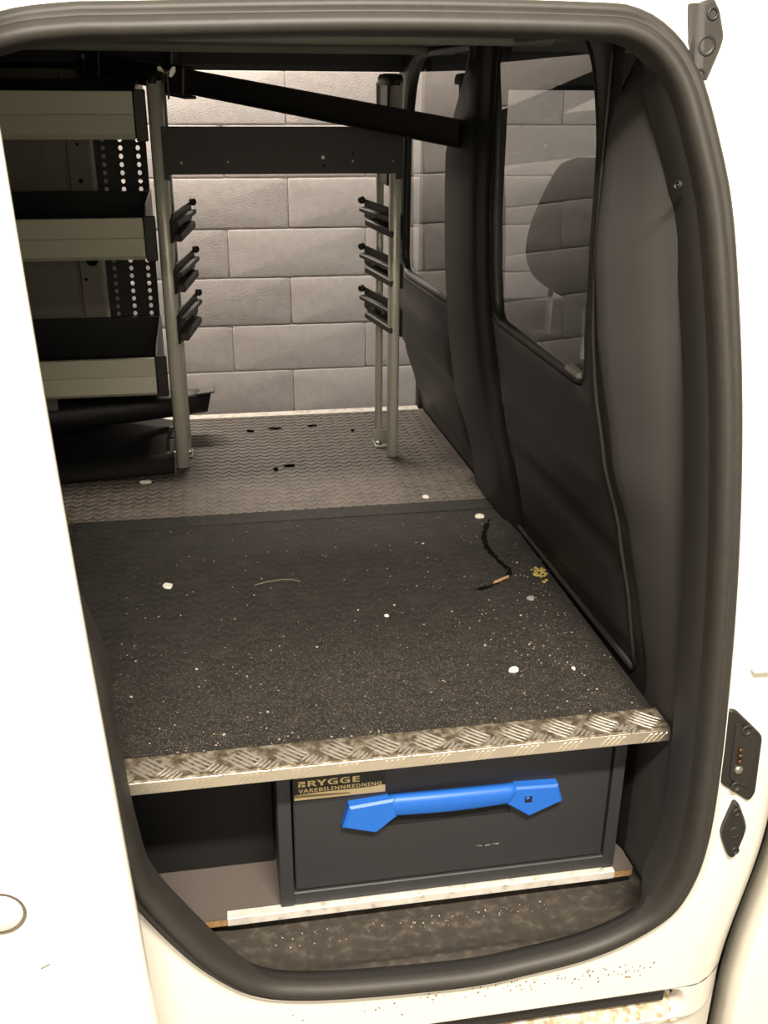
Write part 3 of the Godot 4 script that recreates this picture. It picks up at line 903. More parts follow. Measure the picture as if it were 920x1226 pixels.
func deck():
	var a := thing("cargo_deck", "dirty brown-black raised deck panel edged with tread plate, nearest the viewer", "floor panel")
	var st := nb()
	var flat_down := Basis(Vector3(1, 0, 0), Vector3(0, 0, 1), Vector3(0, -1, 0))
	extrude(st, PackedVector2Array([Vector2(-1.95, -0.7935), Vector2(-0.017, -0.7935), Vector2(-0.004, -0.10), Vector2(-0.003, -0.006), Vector2(-1.95, -0.006)]), 0.0195, Transform3D(flat_down, Vector3(0, -0.0005, 0)), 0.0, 0.001)
	# corner that runs to the trim
	obj("panel", st, M.worn_deck, a)
	tread(a, -1.0, -0.01, -0.79, -0.055, 0.0009, M.worn_tread, -0.0006)
	st = nb()                                          # folded tread-plate nosing
	var prof := PackedVector2Array([Vector2(-0.048, 0.0002), Vector2(-0.048, 0.0016), Vector2(-0.0015, 0.0016), Vector2(0.0005, 0.0005), Vector2(0.0010, -0.0015), Vector2(0.0010, -0.0180), Vector2(-0.0005, -0.0188), Vector2(-0.0010, -0.0005)])
	extrude(st, prof, 1.95, Transform3D(Basis(Vector3(0, 0, 1), Vector3(0, 1, 0), Vector3(-1, 0, 0)), Vector3(0.0, 0, 0)))
	var nose := obj("tread_plate_edge", st, M.dirty_aluminium, a)
	st = nb()
	var bar := PackedVector2Array([Vector2(-0.019, 0), Vector2(-0.010, -0.0017), Vector2(0.010, -0.0017), Vector2(0.019, 0), Vector2(0.010, 0.0017), Vector2(-0.010, 0.0017)])
	for g in 17:
		var gx := -0.028 - 0.0605 * g
		for k in 5:
			var off := (k - 2) * 0.0068
			# groups sloping one way on the flat ...
			var t := Transform3D(Basis(Vector3.UP, deg_to_rad(-43.0)), Vector3(gx + off * 0.72, 0.0014, -0.0235 - off * 0.68))
			extrude(st, bar, 0.0013, t * Transform3D(Basis(Vector3.RIGHT, -PI / 2), Vector3.ZERO), 0.0009)
			if g == 0: continue
			# ... and the crossing groups between them, cut off by the fold
			var t2 := Transform3D(Basis(Vector3.UP, deg_to_rad(47.0)), Vector3(gx + 0.030 + off * 0.72, 0.0014, -0.0115 + off * 0.5))
			var cut := PackedVector2Array([Vector2(-0.014, 0), Vector2(-0.007, -0.0017), Vector2(0.003, -0.0017), Vector2(0.006, 0), Vector2(0.003, 0.0017), Vector2(-0.007, 0.0017)])
			extrude(st, cut, 0.0012, t2 * Transform3D(Basis(Vector3.RIGHT, -PI / 2), Vector3.ZERO), 0.0008)
	obj("tread_bars", st, M.aluminium, nose).set_meta("kind", "stuff")
	st = nb()
	var lip := PackedVector2Array([Vector2(-0.0105, 0), Vector2(-0.007, -0.0016), Vector2(0.007, -0.0016), Vector2(0.0105, 0), Vector2(0.007, 0.0016), Vector2(-0.007, 0.0016)])
	for g in 17:
		for k in 4:
			var t := Transform3D(Basis(Vector3.BACK, deg_to_rad(50.0)), Vector3(-0.010 - 0.0605 * g - 0.0075 * k, -0.0105, 0.0009))
			extrude(st, lip, 0.0013, t, 0.0009)
	obj("lip_bars", st, M.bright_aluminium, nose).set_meta("kind", "stuff")
	st = nb()
	boxl(st, Vector3(-1.95, -0.0180, 0.0009), Vector3(0.0, -0.0002, 0.0016), 0.0005)
	obj("lip_face", st, M.bright_aluminium, nose)
	# far panel
	var b := thing("cargo_deck", "cleaner grey tread-patterned deck panel reaching to the far open door", "floor panel")
	st = nb()
	extrude(st, PackedVector2Array([Vector2(-1.95, -1.460), Vector2(-0.038, -1.460), Vector2(-0.018, -0.7965), Vector2(-1.95, -0.7965)]), 0.02, Transform3D(flat_down, Vector3.ZERO), 0.0, 0.001)
	obj("panel", st, M.clean_deck, b)
	tread(b, -1.0, -0.035, -1.45, -0.80, 0.0017, M.tread_rubber)
	st = nb()
	box(st, Vector3(-1.00, 0.0006, -1.464), Vector3(1.90, 0.004, 0.034), 0.001, Basis(Vector3.UP, 0.0))
	boxl(st, Vector3(-1.94, -0.028, -1.484), Vector3(-0.05, 0.002, -1.4825), 0.0005)
	obj("edge_strip", st, M.strip_aluminium, b)
	# dark strip along the joint
	st = nb()
	box(st, Vector3(-1.00, 0.0008, -0.800), Vector3(1.94, 0.0018, 0.050), 0.0006)
	obj("joint_strip", st, M.strip_black, b)

# ------------------------------------------------------------------ drawer unit under the deck
func drawer_unit():
	var bd := thing("base_board", "brown felt-topped plywood board under the grey drawer unit", "board")
	var out := round_poly([Vector2(-0.75, -0.80), Vector2(-0.03, -0.80), Vector2(-0.012, -0.14), Vector2(0.003, -0.10), Vector2(0.005, -0.056), Vector2(-0.645, -0.056), Vector2(-0.715, -0.17), Vector2(-0.75, -0.23)], 0.006)
	var down := Transform3D(Basis(Vector3(1, 0, 0), Vector3(0, 0, 1), Vector3(0, -1, 0)), Vector3(0, -0.298, 0))
	var st := nb(); extrude(st, out, 0.0115, down); obj("plywood", st, M.plywood, bd)
	st = nb()
	for x in [-0.66, -0.34, -0.06]:
		st = nb()
		boxl(st, Vector3(x - 0.02, -0.3415, -0.78), Vector3(x + 0.02, -0.3095, -0.12), 0.002)
		obj("batten", st, M.void_black, bd)
	st = nb(); extrude(st, out, 0.0015, Transform3D(down.basis, Vector3(0, -0.2965, 0))); obj("felt_top", st, M.felt, bd)
	st = nb()
	var prof := PackedVector2Array([Vector2(-0.069, -0.2963), Vector2(-0.069, -0.2950), Vector2(-0.0550, -0.2950), Vector2(-0.0540, -0.2957), Vector2(-0.0540, -0.3085), Vector2(-0.0552, -0.3085), Vector2(-0.0552, -0.2963)])
	extrude(st, prof, 0.582, Transform3D(Basis(Vector3(0, 0, 1), Vector3(0, 1, 0), Vector3(-1, 0, 0)), Vector3(-0.027, 0, 0)))
	obj("edge_strip", st, M.strip_aluminium, bd)

	var u := thing("drawer_unit", "dark grey steel drawer unit with a blue handle, under the deck", "drawer unit", Vector3(0, 0, 0))
	st = nb()
	boxl(st, Vector3(-0.532, -0.2945, -0.70), Vector3(-0.5125, -0.022, -0.062), 0.0015)
	boxl(st, Vector3(-0.0445, -0.2945, -0.70), Vector3(-0.0265, -0.022, -0.062), 0.0015)
	boxl(st, Vector3(-0.5135, -0.2945, -0.70), Vector3(-0.0435, -0.2715, -0.0635), 0.0015)
	boxl(st, Vector3(-0.53, -0.028, -0.70), Vector3(-0.03, -0.022, -0.064), 0.001)
	boxl(st, Vector3(-0.53, -0.294, -0.70), Vector3(-0.03, -0.022, -0.69), 0.001)
	obj("frame", st, M.drawer_grey, u)
	var d := nb()
	boxl(d, Vector3(-0.5095, -0.2685, -0.084), Vector3(-0.0475, -0.030, -0.0655), 0.0015)
	boxl(d, Vector3(-0.505, -0.262, -0.68), Vector3(-0.052, -0.06, -0.082), 0.001)
	var dr := obj("drawer", d, M.drawer_paint, u)
	# black sheet on the drawer face, painted shade below the handle grip
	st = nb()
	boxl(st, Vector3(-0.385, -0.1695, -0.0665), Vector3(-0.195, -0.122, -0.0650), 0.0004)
	obj("grip_shade", st, M.void_black, dr)
	# blue handle: two flared ends and a bowed grip
	var F := Transform3D(Basis(), Vector3(0, 0, -0.066))
	st = nb()
	extrude(st, PackedVector2Array([Vector2(-0.4330, -0.1175), Vector2(-0.4430, -0.1525), Vector2(-0.3950, -0.1680), Vector2(-0.3650, -0.1425), Vector2(-0.3700, -0.1120)]), 0.016, F, 0.003)
	extrude(st, PackedVector2Array([Vector2(-0.1310, -0.1175), Vector2(-0.1225, -0.1475), Vector2(-0.1720, -0.1690), Vector2(-0.2060, -0.1430), Vector2(-0.1950, -0.1145)]), 0.016, F, 0.003)
	var grip := []
	for k in 17:
		var t := k / 16.0
		var x := lerpf(-0.3765, -0.1925, t)
		var bow := sin(t * PI)
		var yt := -0.1117 - 0.0030 * t + 0.0018 * bow; var yb := -0.1425 - 0.0005 * t - 0.0012 * bow
		var z := -0.0505 + 0.003 * bow
		grip.append(PackedVector3Array([Vector3(x, yb, z - 0.012), Vector3(x, yb + 0.0015, z - 0.002), Vector3(x, yb + 0.005, z), Vector3(x, yt - 0.007, z + 0.0005), Vector3(x, yt - 0.003, z - 0.001), Vector3(x, yt, z - 0.006), Vector3(x, yt, z - 0.014), Vector3(x, yb + 0.004, z - 0.014)]))
	var st2 := nb(true)
	loft(st2, grip, true, true)
	st2.generate_normals()
	st.generate_normals()
	var joined := SurfaceTool.new()
	joined.begin(Mesh.PRIMITIVE_TRIANGLES)
	joined.append_from(st.commit(), 0, Transform3D())
	joined.append_from(st2.commit(), 0, Transform3D())
	put("handle", joined.commit(), M.handle_blue, dr)
	st = nb()
	boxl(st, Vector3(-0.1805, -0.1420, -0.0505), Vector3(-0.1695, -0.1310, -0.0494), 0.0004)
	obj("lock_hole", st, M.void_black, dr)
	st = nb()
	boxl(st, Vector3(-0.1788, -0.1360, -0.0500), Vector3(-0.1735, -0.1317, -0.0490), 0.0004)
	obj("lock_barrel", st, M.handle_blue, dr)
	# sticker: black above a pale swoosh, gold lettering
	st = nb()
	boxl(st, Vector3(-0.5075, -0.1075, -0.0656), Vector3(-0.3805, -0.058, -0.0650), 0.0)
	var sk := obj("sticker", st, M.sticker_black, u)
	st = nb()
	var sw := PackedVector2Array()
	for k in 13: sw.append(Vector2(lerpf(-0.5075, -0.3805, k / 12.0), -0.0990 + 0.0012 * sin(k / 12.0 * TAU * 0.8 + 0.4) + 0.0045 * pow(k / 12.0, 1.5)))
	sw.append_array([Vector2(-0.3805, -0.1075), Vector2(-0.5075, -0.1075)])
	extrude(st, sw, 0.0002, Transform3D(Basis(), Vector3(0, 0, -0.0650)))
	obj("swoosh", st, M.sticker_cream, sk)
	st = nb()
	sw = PackedVector2Array()
	for k in 13: sw.append(Vector2(lerpf(-0.5075, -0.43, k / 12.0), -0.0985 - 0.004 * pow(k / 12.0, 1.4)))
	for k in 13: sw.append(Vector2(lerpf(-0.43, -0.5075, k / 12.0), -0.1035 - 0.0012 * (1 - pow(k / 12.0, 0.7))))
	extrude(st, sw, 0.0002, Transform3D(Basis(), Vector3(0, 0, -0.06485)))
	obj("swoosh_line", st, M.sticker_tan, sk)
	lettering("RYGGE", Vector3(-0.4885, -0.0858, -0.0650), 0.0098, 0.072, M.sticker_gold, sk)
	lettering("VAREBILINNREDNING", Vector3(-0.5015, -0.0955, -0.0650), 0.0062, 0.116, M.sticker_gold, sk)
	st = nb()
	boxl(st, Vector3(-0.5015, -0.0857, -0.0650), Vector3(-0.4920, -0.0765, -0.0647))
	obj("logo", st, M.sticker_gold, sk)
	st = nb()
	extrude(st, PackedVector2Array([Vector2(-0.5015, -0.0795), Vector2(-0.4920, -0.0825), Vector2(-0.4920, -0.0815), Vector2(-0.5015, -0.0782)]), 0.0002, Transform3D(Basis(), Vector3(0, 0, -0.0647)))
	boxl(st, Vector3(-0.4985, -0.0857, -0.0647), Vector3(-0.4968, -0.0815, -0.0645))
	obj("logo_line", st, M.sticker_black, sk)
	# scuffs in the paint
	st = nb()
	for k in 9:
		box(st, Vector3(-0.243 + 0.0042 * k + rng.randf_range(-0.002, 0.002), -0.2265 + rng.randf_range(-0.002, 0.002) + 0.0004 * k, -0.0654), Vector3(rng.randf_range(0.002, 0.006), rng.randf_range(0.0006, 0.0022), 0.0004), 0.0, Basis(Vector3.BACK, rng.randf_range(-0.3, 0.5)))
	obj("scuff", st, M.scratch_grey, dr)
	# trestle that carries the deck, in the dark bay left of the drawers
	var sup := thing("deck_support", "black board wall under the deck left of the drawer unit", "support")
	st = nb(); boxl(st, Vector3(-1.9, -0.2962, -0.72), Vector3(-0.035, -0.0205, -0.705), 0.002); obj("back_board", st, M.black_plastic, sup)
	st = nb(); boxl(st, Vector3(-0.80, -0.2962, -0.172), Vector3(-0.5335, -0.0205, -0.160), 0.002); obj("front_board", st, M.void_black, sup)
	st = nb(); boxl(st, Vector3(-1.9, -0.341, -1.44), Vector3(-0.07, -0.0205, -1.42), 0.002); obj("far_board", st, M.black_plastic, sup)

func lettering(text: String, at: Vector3, cap: float, width: float, m: Material, parent: Node3D):
	var f := SystemFont.new()
	f.font_names = PackedStringArray(["Droid Sans"])
	f.font_weight = 700
	var tm := TextMesh.new()
	tm.text = text; tm.font = f; tm.font_size = 64; tm.pixel_size = 0.01; tm.depth = 0.02
	tm.horizontal_alignment = HORIZONTAL_ALIGNMENT_LEFT
	tm.vertical_alignment = VERTICAL_ALIGNMENT_BOTTOM
	var ab := tm.get_aabb()
	var o := put("lettering", tm, m, parent)
	var s := Vector3(width / ab.size.x, cap / ab.size.y, 0.01)
	o.scale = s
	o.position = at - Vector3(ab.position.x * s.x, ab.position.y * s.y, -0.0001)

# ------------------------------------------------------------------ racking on the far side
func oval(c: Vector3, rx: float, rz: float) -> PackedVector3Array:
	var r := PackedVector3Array()
	for k in 16:
		var a := TAU * k / 16
		var p := Vector2(signf(cos(a)) * pow(absf(cos(a)), 0.75), signf(sin(a)) * pow(absf(sin(a)), 0.75))
		r.append(c + Vector3(p.x * rx, 0, p.y * rz))
	return r

func post(parent: Node3D, x: float, z: float, rx: float, rz: float, top: float):
	var st := nb(true)
	loft(st, [oval(Vector3(x, 0.002, z), rx, rz), oval(Vector3(x, top * 0.5, z), rx, rz), oval(Vector3(x, top, z), rx, rz)], true, true)
	obj("post", st, M.post_aluminium, parent)

func racking():
	var t := thing("racking_frame", "aluminium racking frame of two post pairs joined by a dark crossbar", "rack")
	for s in [[-0.1835, 0.0125], [-0.6625, 0.015]]:
		post(t, s[0], -1.1128, s[1], 0.017, 0.80)
		post(t, s[0] - (0.012 if s[0] > -0.4 else -0.010), -1.235, 0.0085, 0.012, 0.80)
		var st := nb(true)
		lathe(st, [Vector2(1.0, 0.0), Vector2(1.0, 0.6), Vector2(0.85, 0.92), Vector2(0.5, 1.0), Vector2(0.0, 1.0)], 20, Transform3D(Basis(Vector3(0.023, 0, 0), Vector3(0, 0.022, 0), Vector3(0.0, 0, 0.080)), Vector3(s[0] - 0.002, 0.795, -1.172)))
		obj("end_cap", st, M.dark_steel, t)
		# dark spacer between the two posts of a pair near the top and bottom
		st = nb()
		boxl(st, Vector3(s[0] - 0.016, 0.60, -1.225), Vector3(s[0] + 0.006, 0.798, -1.125), 0.001)
		obj("spacer", st, M.dark_steel, t)
		# foot angle with bolts
		st = nb()
		boxl(st, Vector3(s[0] - 0.03, 0.002, -1.215), Vector3(s[0] + 0.022, 0.006, -1.165), 0.001)
		boxl(st, Vector3(s[0] - 0.03, 0.002, -1.205), Vector3(s[0] + 0.018, 0.034, -1.201), 0.001)
		var ft := obj("foot_bracket", st, M.zinc, t)
		for q in [Vector3(s[0] + 0.012, 0.006, -1.178), Vector3(s[0] - 0.020, 0.006, -1.182)]:
			st = nb(true)
			lathe(st, [Vector2(0.008, 0.0), Vector2(0.008, 0.005), Vector2(0.004, 0.007), Vector2(0.0, 0.007)], 6, Transform3D(Basis(), q))
			obj("bolt", st, M.steel, ft)
	# crossbar, a pressed dark panel hung on the front of the posts
	var st := nb()
	extrude(st, PackedVector2Array([Vector2(-0.655, 0.7175), Vector2(-0.171, 0.7165), Vector2(-0.171, 0.6165), Vector2(-0.186, 0.6165), Vector2(-0.186, 0.6275), Vector2(-0.645, 0.6295), Vector2(-0.645, 0.6175), Vector2(-0.655, 0.6175)]), 0.004, Transform3D(Basis(), Vector3(0, 0, -1.0955)), 0.001)
	boxl(st, Vector3(-0.645, 0.7125, -1.125), Vector3(-0.18, 0.7168, -1.092), 0.001)
	boxl(st, Vector3(-0.645, 0.628, -1.125), Vector3(-0.18, 0.632, -1.092), 0.001)
	var cb := obj("crossbar", st, M.crossbar_grey, t)
	for q in [[-0.620, 0.650, 0.0028], [-0.528, 0.652, 0.0024], [-0.337, 0.6595, 0.0042], [-0.335, 0.644, 0.0032], [-0.276, 0.652, 0.0024], [-0.276, 0.667, 0.0026], [-0.192, 0.652, 0.002]]:
		st = nb(true)
		lathe(st, [Vector2(q[2], 0.0), Vector2(q[2], 0.001), Vector2(q[2] * 0.6, 0.0016), Vector2(0.0, 0.0016)], 10, Transform3D(Basis(Vector3.RIGHT, PI / 2), Vector3(q[0], q[1], -1.0915)))
		obj("rivet", st, M.zinc if q[1] < 0.666 and q[1] != 0.644 else M.void_black, cb)
	# tray supports left on the posts after the trays were taken out
	for s in [[Vector3(-0.170, 0, -1.095), Vector3(-0.226, 0, -1.262), -1.0], [Vector3(-0.652, 0, -1.095), Vector3(-0.612, 0, -1.262), 1.0]]:
		for y in [[0.550, 0.494], [0.449, 0.390], [0.354, 0.284]]:
			var A: Vector3 = s[0] + Vector3(0, y[0], 0); var B: Vector3 = s[1] + Vector3(0, y[0] + 0.010, 0)
			var hgt: float = y[0] - y[1]
			var u := Vector3(B.x - A.x, 0, B.z - A.z); var L := u.length(); u /= L
			var side := Vector3(-u.z, 0, u.x) * (1.0 if s[2] * -u.z > 0 else -1.0)      # towards the other pair of posts
			var fr := Transform3D(Basis(u, Vector3.UP, u.cross(Vector3.UP)), A)
			st = nb()
			extrude(st, PackedVector2Array([Vector2(0, -0.012), Vector2(0.02, 0.0), Vector2(L, 0.010), Vector2(L, -hgt * 0.5), Vector2(L * 0.55, -hgt), Vector2(0.0, -hgt)]), 0.004, Transform3D(fr.basis, fr.origin), 0.0008)
			var m := obj("support_arm", st, M.dark_steel, t)
			st = nb()
			var O := fr.origin
			var bs := Basis(u, Vector3.UP, side if side.cross(u).dot(Vector3.UP) > 0 else -side)
			box(st, O + u * (L * 0.52) + side * 0.009 + Vector3(0, -0.016, 0), Vector3(L * 0.92, 0.010, 0.014), 0.002, Basis(u, Vector3.UP, u.cross(Vector3.UP)) * Basis(Vector3.BACK, 0.06))
			box(st, O + u * (L * 0.40) + side * 0.012 + Vector3(0, -hgt * 0.72, 0), Vector3(L * 0.72, 0.016, 0.020), 0.003, Basis(u, Vector3.UP, u.cross(Vector3.UP)) * Basis(Vector3.BACK, 0.10))
			obj("rail_or_shade_bar", st, M.rail_grey, m)
			st = nb(true)
			lathe(st, [Vector2(0.008, 0.0), Vector2(0.008, 0.007), Vector2(0.006, 0.010), Vector2(0.0, 0.0105)], 14, along(B + side * 0.004 + Vector3(0, -0.002, 0), Vector3(side.x, 0.0, 0.8)))
			obj("end_knob", st, M.black_rubber, m)
			for j in 3:
				st = nb(true)
				lathe(st, [Vector2(0.005, 0.0), Vector2(0.005, 0.002), Vector2(0.0, 0.003)], 10, along(O + u * (0.03 + 0.045 * j) + side * 0.004 + Vector3(0, -hgt * 0.42, 0), side))
				obj("rivet", st, M.steel, m)
	# perforated end plate, real holes that show the wall behind
	st = nb()
	var x0 := -0.8203; var cw := 0.039; var ch := 0.01805; var yy := 0.161
	var rows := 36
	for r in rows:
		for c in 3:
			hole_cell(st, Vector3(x0 + cw * (c + 0.5), yy + ch * (r + 0.5), -1.450), cw, ch, 0.0056, 0.0025)
	obj("perforated_plate", st, M.black_plastic, t)

	var lab := ["topmost grey-fronted shelf tray just under the van's roof", "middle grey-fronted shelf tray beside the left racking post", "lowest grey-fronted shelf tray above the black duct"]
	var i := 0
	for y in [0.7805, 0.5425, 0.2515]:
		var tr := thing("shelf_tray", lab[i], "shelf", Vector3(0, y, -1.1128), "shelf trays on the racking")
		var h := 0.088 if i == 0 else 0.083
		st = nb()
		var lipp := PackedVector2Array([Vector2(-0.004, 0.001), Vector2(0.004, 0.0), Vector2(-0.001, -h * 0.46), Vector2(-0.0025, -h * 0.475), Vector2(0.000, -h * 0.49), Vector2(0.007, -h * 0.9), Vector2(-0.004, -h), Vector2(-0.012, -h), Vector2(-0.008, -h * 0.5)])
		extrude(st, lipp, 1.15, Transform3D(Basis(Vector3(0, 0, 1), Vector3(0, 1, 0), Vector3(-1, 0, 0)), Vector3(-0.706, 0, 0)))
		obj("front_lip", st, M.lip_grey, tr)
		st = nb()
		boxl(st, Vector3(-1.85, -h + 0.002, -0.32), Vector3(-0.703, -h + 0.008, -0.008), 0.001)
		boxl(st, Vector3(-1.85, -h + 0.002, -0.325), Vector3(-0.703, 0.022, -0.317), 0.001)
		obj("tray_bottom", st, M.black_plastic, tr)
		st = nb()
		boxl(st, Vector3(-1.84, -h + 0.009, -0.316), Vector3(-0.712, -h + 0.012, -0.013), 0.001)
		obj("rubber_mat", st, M.black_rubber, tr)
		st = nb()
		extrude(st, PackedVector2Array([Vector2(0.004, 0.0), Vector2(0.002, -h * 1.0), Vector2(-0.03, -h * 1.06), Vector2(-0.325, -h), Vector2(-0.325, 0.024), Vector2(-0.05, 0.018)]), 0.004, Transform3D(Basis(Vector3(0, 0, 1), Vector3(0, 1, 0), Vector3(-1, 0, 0)), Vector3(-0.700, 0, 0)), 0.001)
		boxl(st, Vector3(-0.704, -h * 1.04, -0.006), Vector3(-0.681, 0.004, 0.003), 0.002)
		obj("end_plate", st, M.dark_steel, tr)
		i += 1

func hole_cell(st: SurfaceTool, c: Vector3, w: float, h: float, r: float, depth: float):
	var ca := atan2(h, w)
	var turns := []
	for q in 4:
		var b0: float = [ca, PI - ca, PI + ca, TAU - ca][q]; var b1: float = [PI - ca, PI + ca, TAU - ca, TAU + ca][q]
		for j in 4: turns.append(lerpf(b0, b1, j / 4.0))
	turns.append(TAU + ca)
	for k in turns.size() - 1:
		var a0: float = turns[k]; var a1: float = turns[k + 1]
		var o := []
		for a in [a0, a1]:
			var d := Vector2(cos(a), sin(a))
			var t := minf(w * 0.5 / maxf(absf(d.x), 1e-4), h * 0.5 / maxf(absf(d.y), 1e-4))
			o.append(c + Vector3(d.x * t, d.y * t, 0))
			o.append(c + Vector3(d.x * r * 0.85, d.y * r, 0))
		quad(st, o[1], o[0], o[2], o[3])
		quad(st, o[1], o[3], o[3] - Vector3(0, 0, depth), o[1] - Vector3(0, 0, depth))

# ------------------------------------------------------------------ roof bar
func roof_bar():
	var t := thing("roof_bar", "dark steel bar slung under the roof from left to the bulkhead pillar", "bar")
	var A := Vector3(-0.085, 0.711, -0.735); var B := Vector3(-0.83, 0.838, -1.415)
	var d := (B - A).normalized()
	var side := d.cross(Vector3.UP).normalized()
	var up := side.cross(d)
	var st := nb()
	var L := A.distance_to(B)
	# open channel section
	extrude(st, PackedVector2Array([Vector2(-0.011, -0.0225), Vector2(0.011, -0.0225), Vector2(0.011, -0.0195), Vector2(-0.008, -0.0195), Vector2(-0.008, 0.0195), Vector2(0.011, 0.0195), Vector2(0.011, 0.0225), Vector2(-0.011, 0.0225)]), L, Transform3D(Basis(side, up, -d) if false else Basis(-side, up, d), A))
	obj("channel", st, M.dark_steel, t)
	# clamps with wing nuts
	for f in [[0.718, 1.0], [0.955, 0.6]]:
		var c: Vector3 = A + d * L * f[0]
		st = nb()
		box(st, c, Vector3(0.030, 0.056, 0.062), 0.003, Basis(side, up, d))
		box(st, c + up * 0.036 + d * 0.02, Vector3(0.022, 0.04, 0.030), 0.003, Basis(side, up, d))
		box(st, c - up * 0.030 + side * 0.006, Vector3(0.034, 0.006, 0.070), 0.002, Basis(side, up, d))
		var cl := obj("clamp", st, M.dark_steel, t)
		var q := c - side * 0.028
		if (q - c).z < 0: q = c + side * 0.028
		st = nb(true)
		lathe(st, [Vector2(0.0022, -0.045), Vector2(0.0022, 0.0), Vector2(0.0055, 0.001), Vector2(0.0055, 0.010), Vector2(0.0, 0.011)], 10, Transform3D(Basis(), q + Vector3(0, 0.008, 0)))
		obj("bolt", st, M.steel, cl)
		if f[1] == 1.0:
			st = nb()
			for s in [-1.0, 1.0]:
				extrude(st, round_poly([Vector2(s * 0.003, 0.000), Vector2(s * 0.005, 0.012), Vector2(s * 0.012, 0.021), Vector2(s * 0.019, 0.020), Vector2(s * 0.018, 0.010), Vector2(s * 0.010, 0.000)], 0.003, 3), 0.003, Transform3D(Basis(), q + Vector3(0, 0.004, 0.0)), 0.0008)
			obj("wing_nut", st, M.zinc, cl)
	# end plate on the pillar with screws
	st = nb()
	box(st, Vector3(-0.114, 0.712, -0.715), Vector3(0.006, 0.075, 0.065), 0.002)
	var ep := obj("mounting_plate", st, M.dark_steel, t)
	for q in [Vector3(-0.1175, 0.735, -0.703), Vector3(-0.1175, 0.706, -0.712), Vector3(-0.1175, 0.700, -0.700), Vector3(-0.1175, 0.690, -0.712)]:
		st = nb(true)
		lathe(st, [Vector2(0.0045, 0.0), Vector2(0.0045, 0.002), Vector2(0.002, 0.0035), Vector2(0.0, 0.0035)], 10, along(q, Vector3(-1, 0, 0.1)))
		obj("screw", st, M.zinc, ep)

# ------------------------------------------------------------------ seats in the cab
func seats():
	for s in [[-0.868, "dark cloth front seat with wide headrest on chrome posts behind the nearer bulkhead window"], ]:
		var zc: float = s[0]
		var t := thing("front_seat", s[1], "seat", Vector3(0.0, 0, 0))
		var st := nb(true)
		cushion(st, [Vector2(-0.262, 0.462), Vector2(-0.245, 0.51), Vector2(-0.20, 0.565), Vector2(-0.12, 0.632), Vector2(-0.05, 0.668), Vector2(0.05, 0.668), Vector2(0.12, 0.632), Vector2(0.20, 0.565), Vector2(0.245, 0.51), Vector2(0.262, 0.462), Vector2(0.235, 0.428), Vector2(0.15, 0.408), Vector2(-0.15, 0.408), Vector2(-0.235, 0.428)], 0.10, 0.11, zc, 0.0)
		obj("headrest", st, M.seat_cloth, t)
		for k in [-0.105, 0.105]:
			st = nb(true)
			tube(st, [Vector3(0.125, 0.27, zc + k), Vector3(0.125, 0.42, zc + k)], 0.0062, 12)
			obj("headrest_post", st, M.chrome, t)
		st = nb(true)
		cushion(st, [Vector2(-0.27, -0.1), Vector2(-0.28, 0.15), Vector2(-0.24, 0.27), Vector2(-0.12, 0.31), Vector2(0.12, 0.31), Vector2(0.24, 0.27), Vector2(0.28, 0.15), Vector2(0.27, -0.1)], 0.07, 0.13, zc, 0.0)
		obj("backrest", st, M.seat_cloth, t)
		st = nb()
		boxl(st, Vector3(0.14, -0.357, zc - 0.27), Vector3(0.66, -0.06, zc + 0.27), 0.05)
		obj("seat_cushion", st, M.seat_cloth, t)

# padded outline in the (z, y) plane, from x0 to x0+depth
func cushion(st: SurfaceTool, outl: Array, x0: float, depth: float, zc: float, _r: float):
	var p := resample(smooth_loop(outl, 4), 48)
	var c := Vector2()
	for q in p: c += q
	c /= p.size()
	var rings := []
	for f in [[0.0, 0.55], [0.02, 0.85], [0.12, 0.96], [0.3, 1.0], [0.7, 1.0], [0.88, 0.96], [0.98, 0.85], [1.0, 0.55]]:
		var ring := PackedVector3Array()
		for q in p:
			var m: Vector2 = c + (q - c) * f[1]
			ring.append(Vector3(x0 + depth * f[0], m.y, zc + m.x))
		rings.append(ring)
	loft(st, rings, true, true)

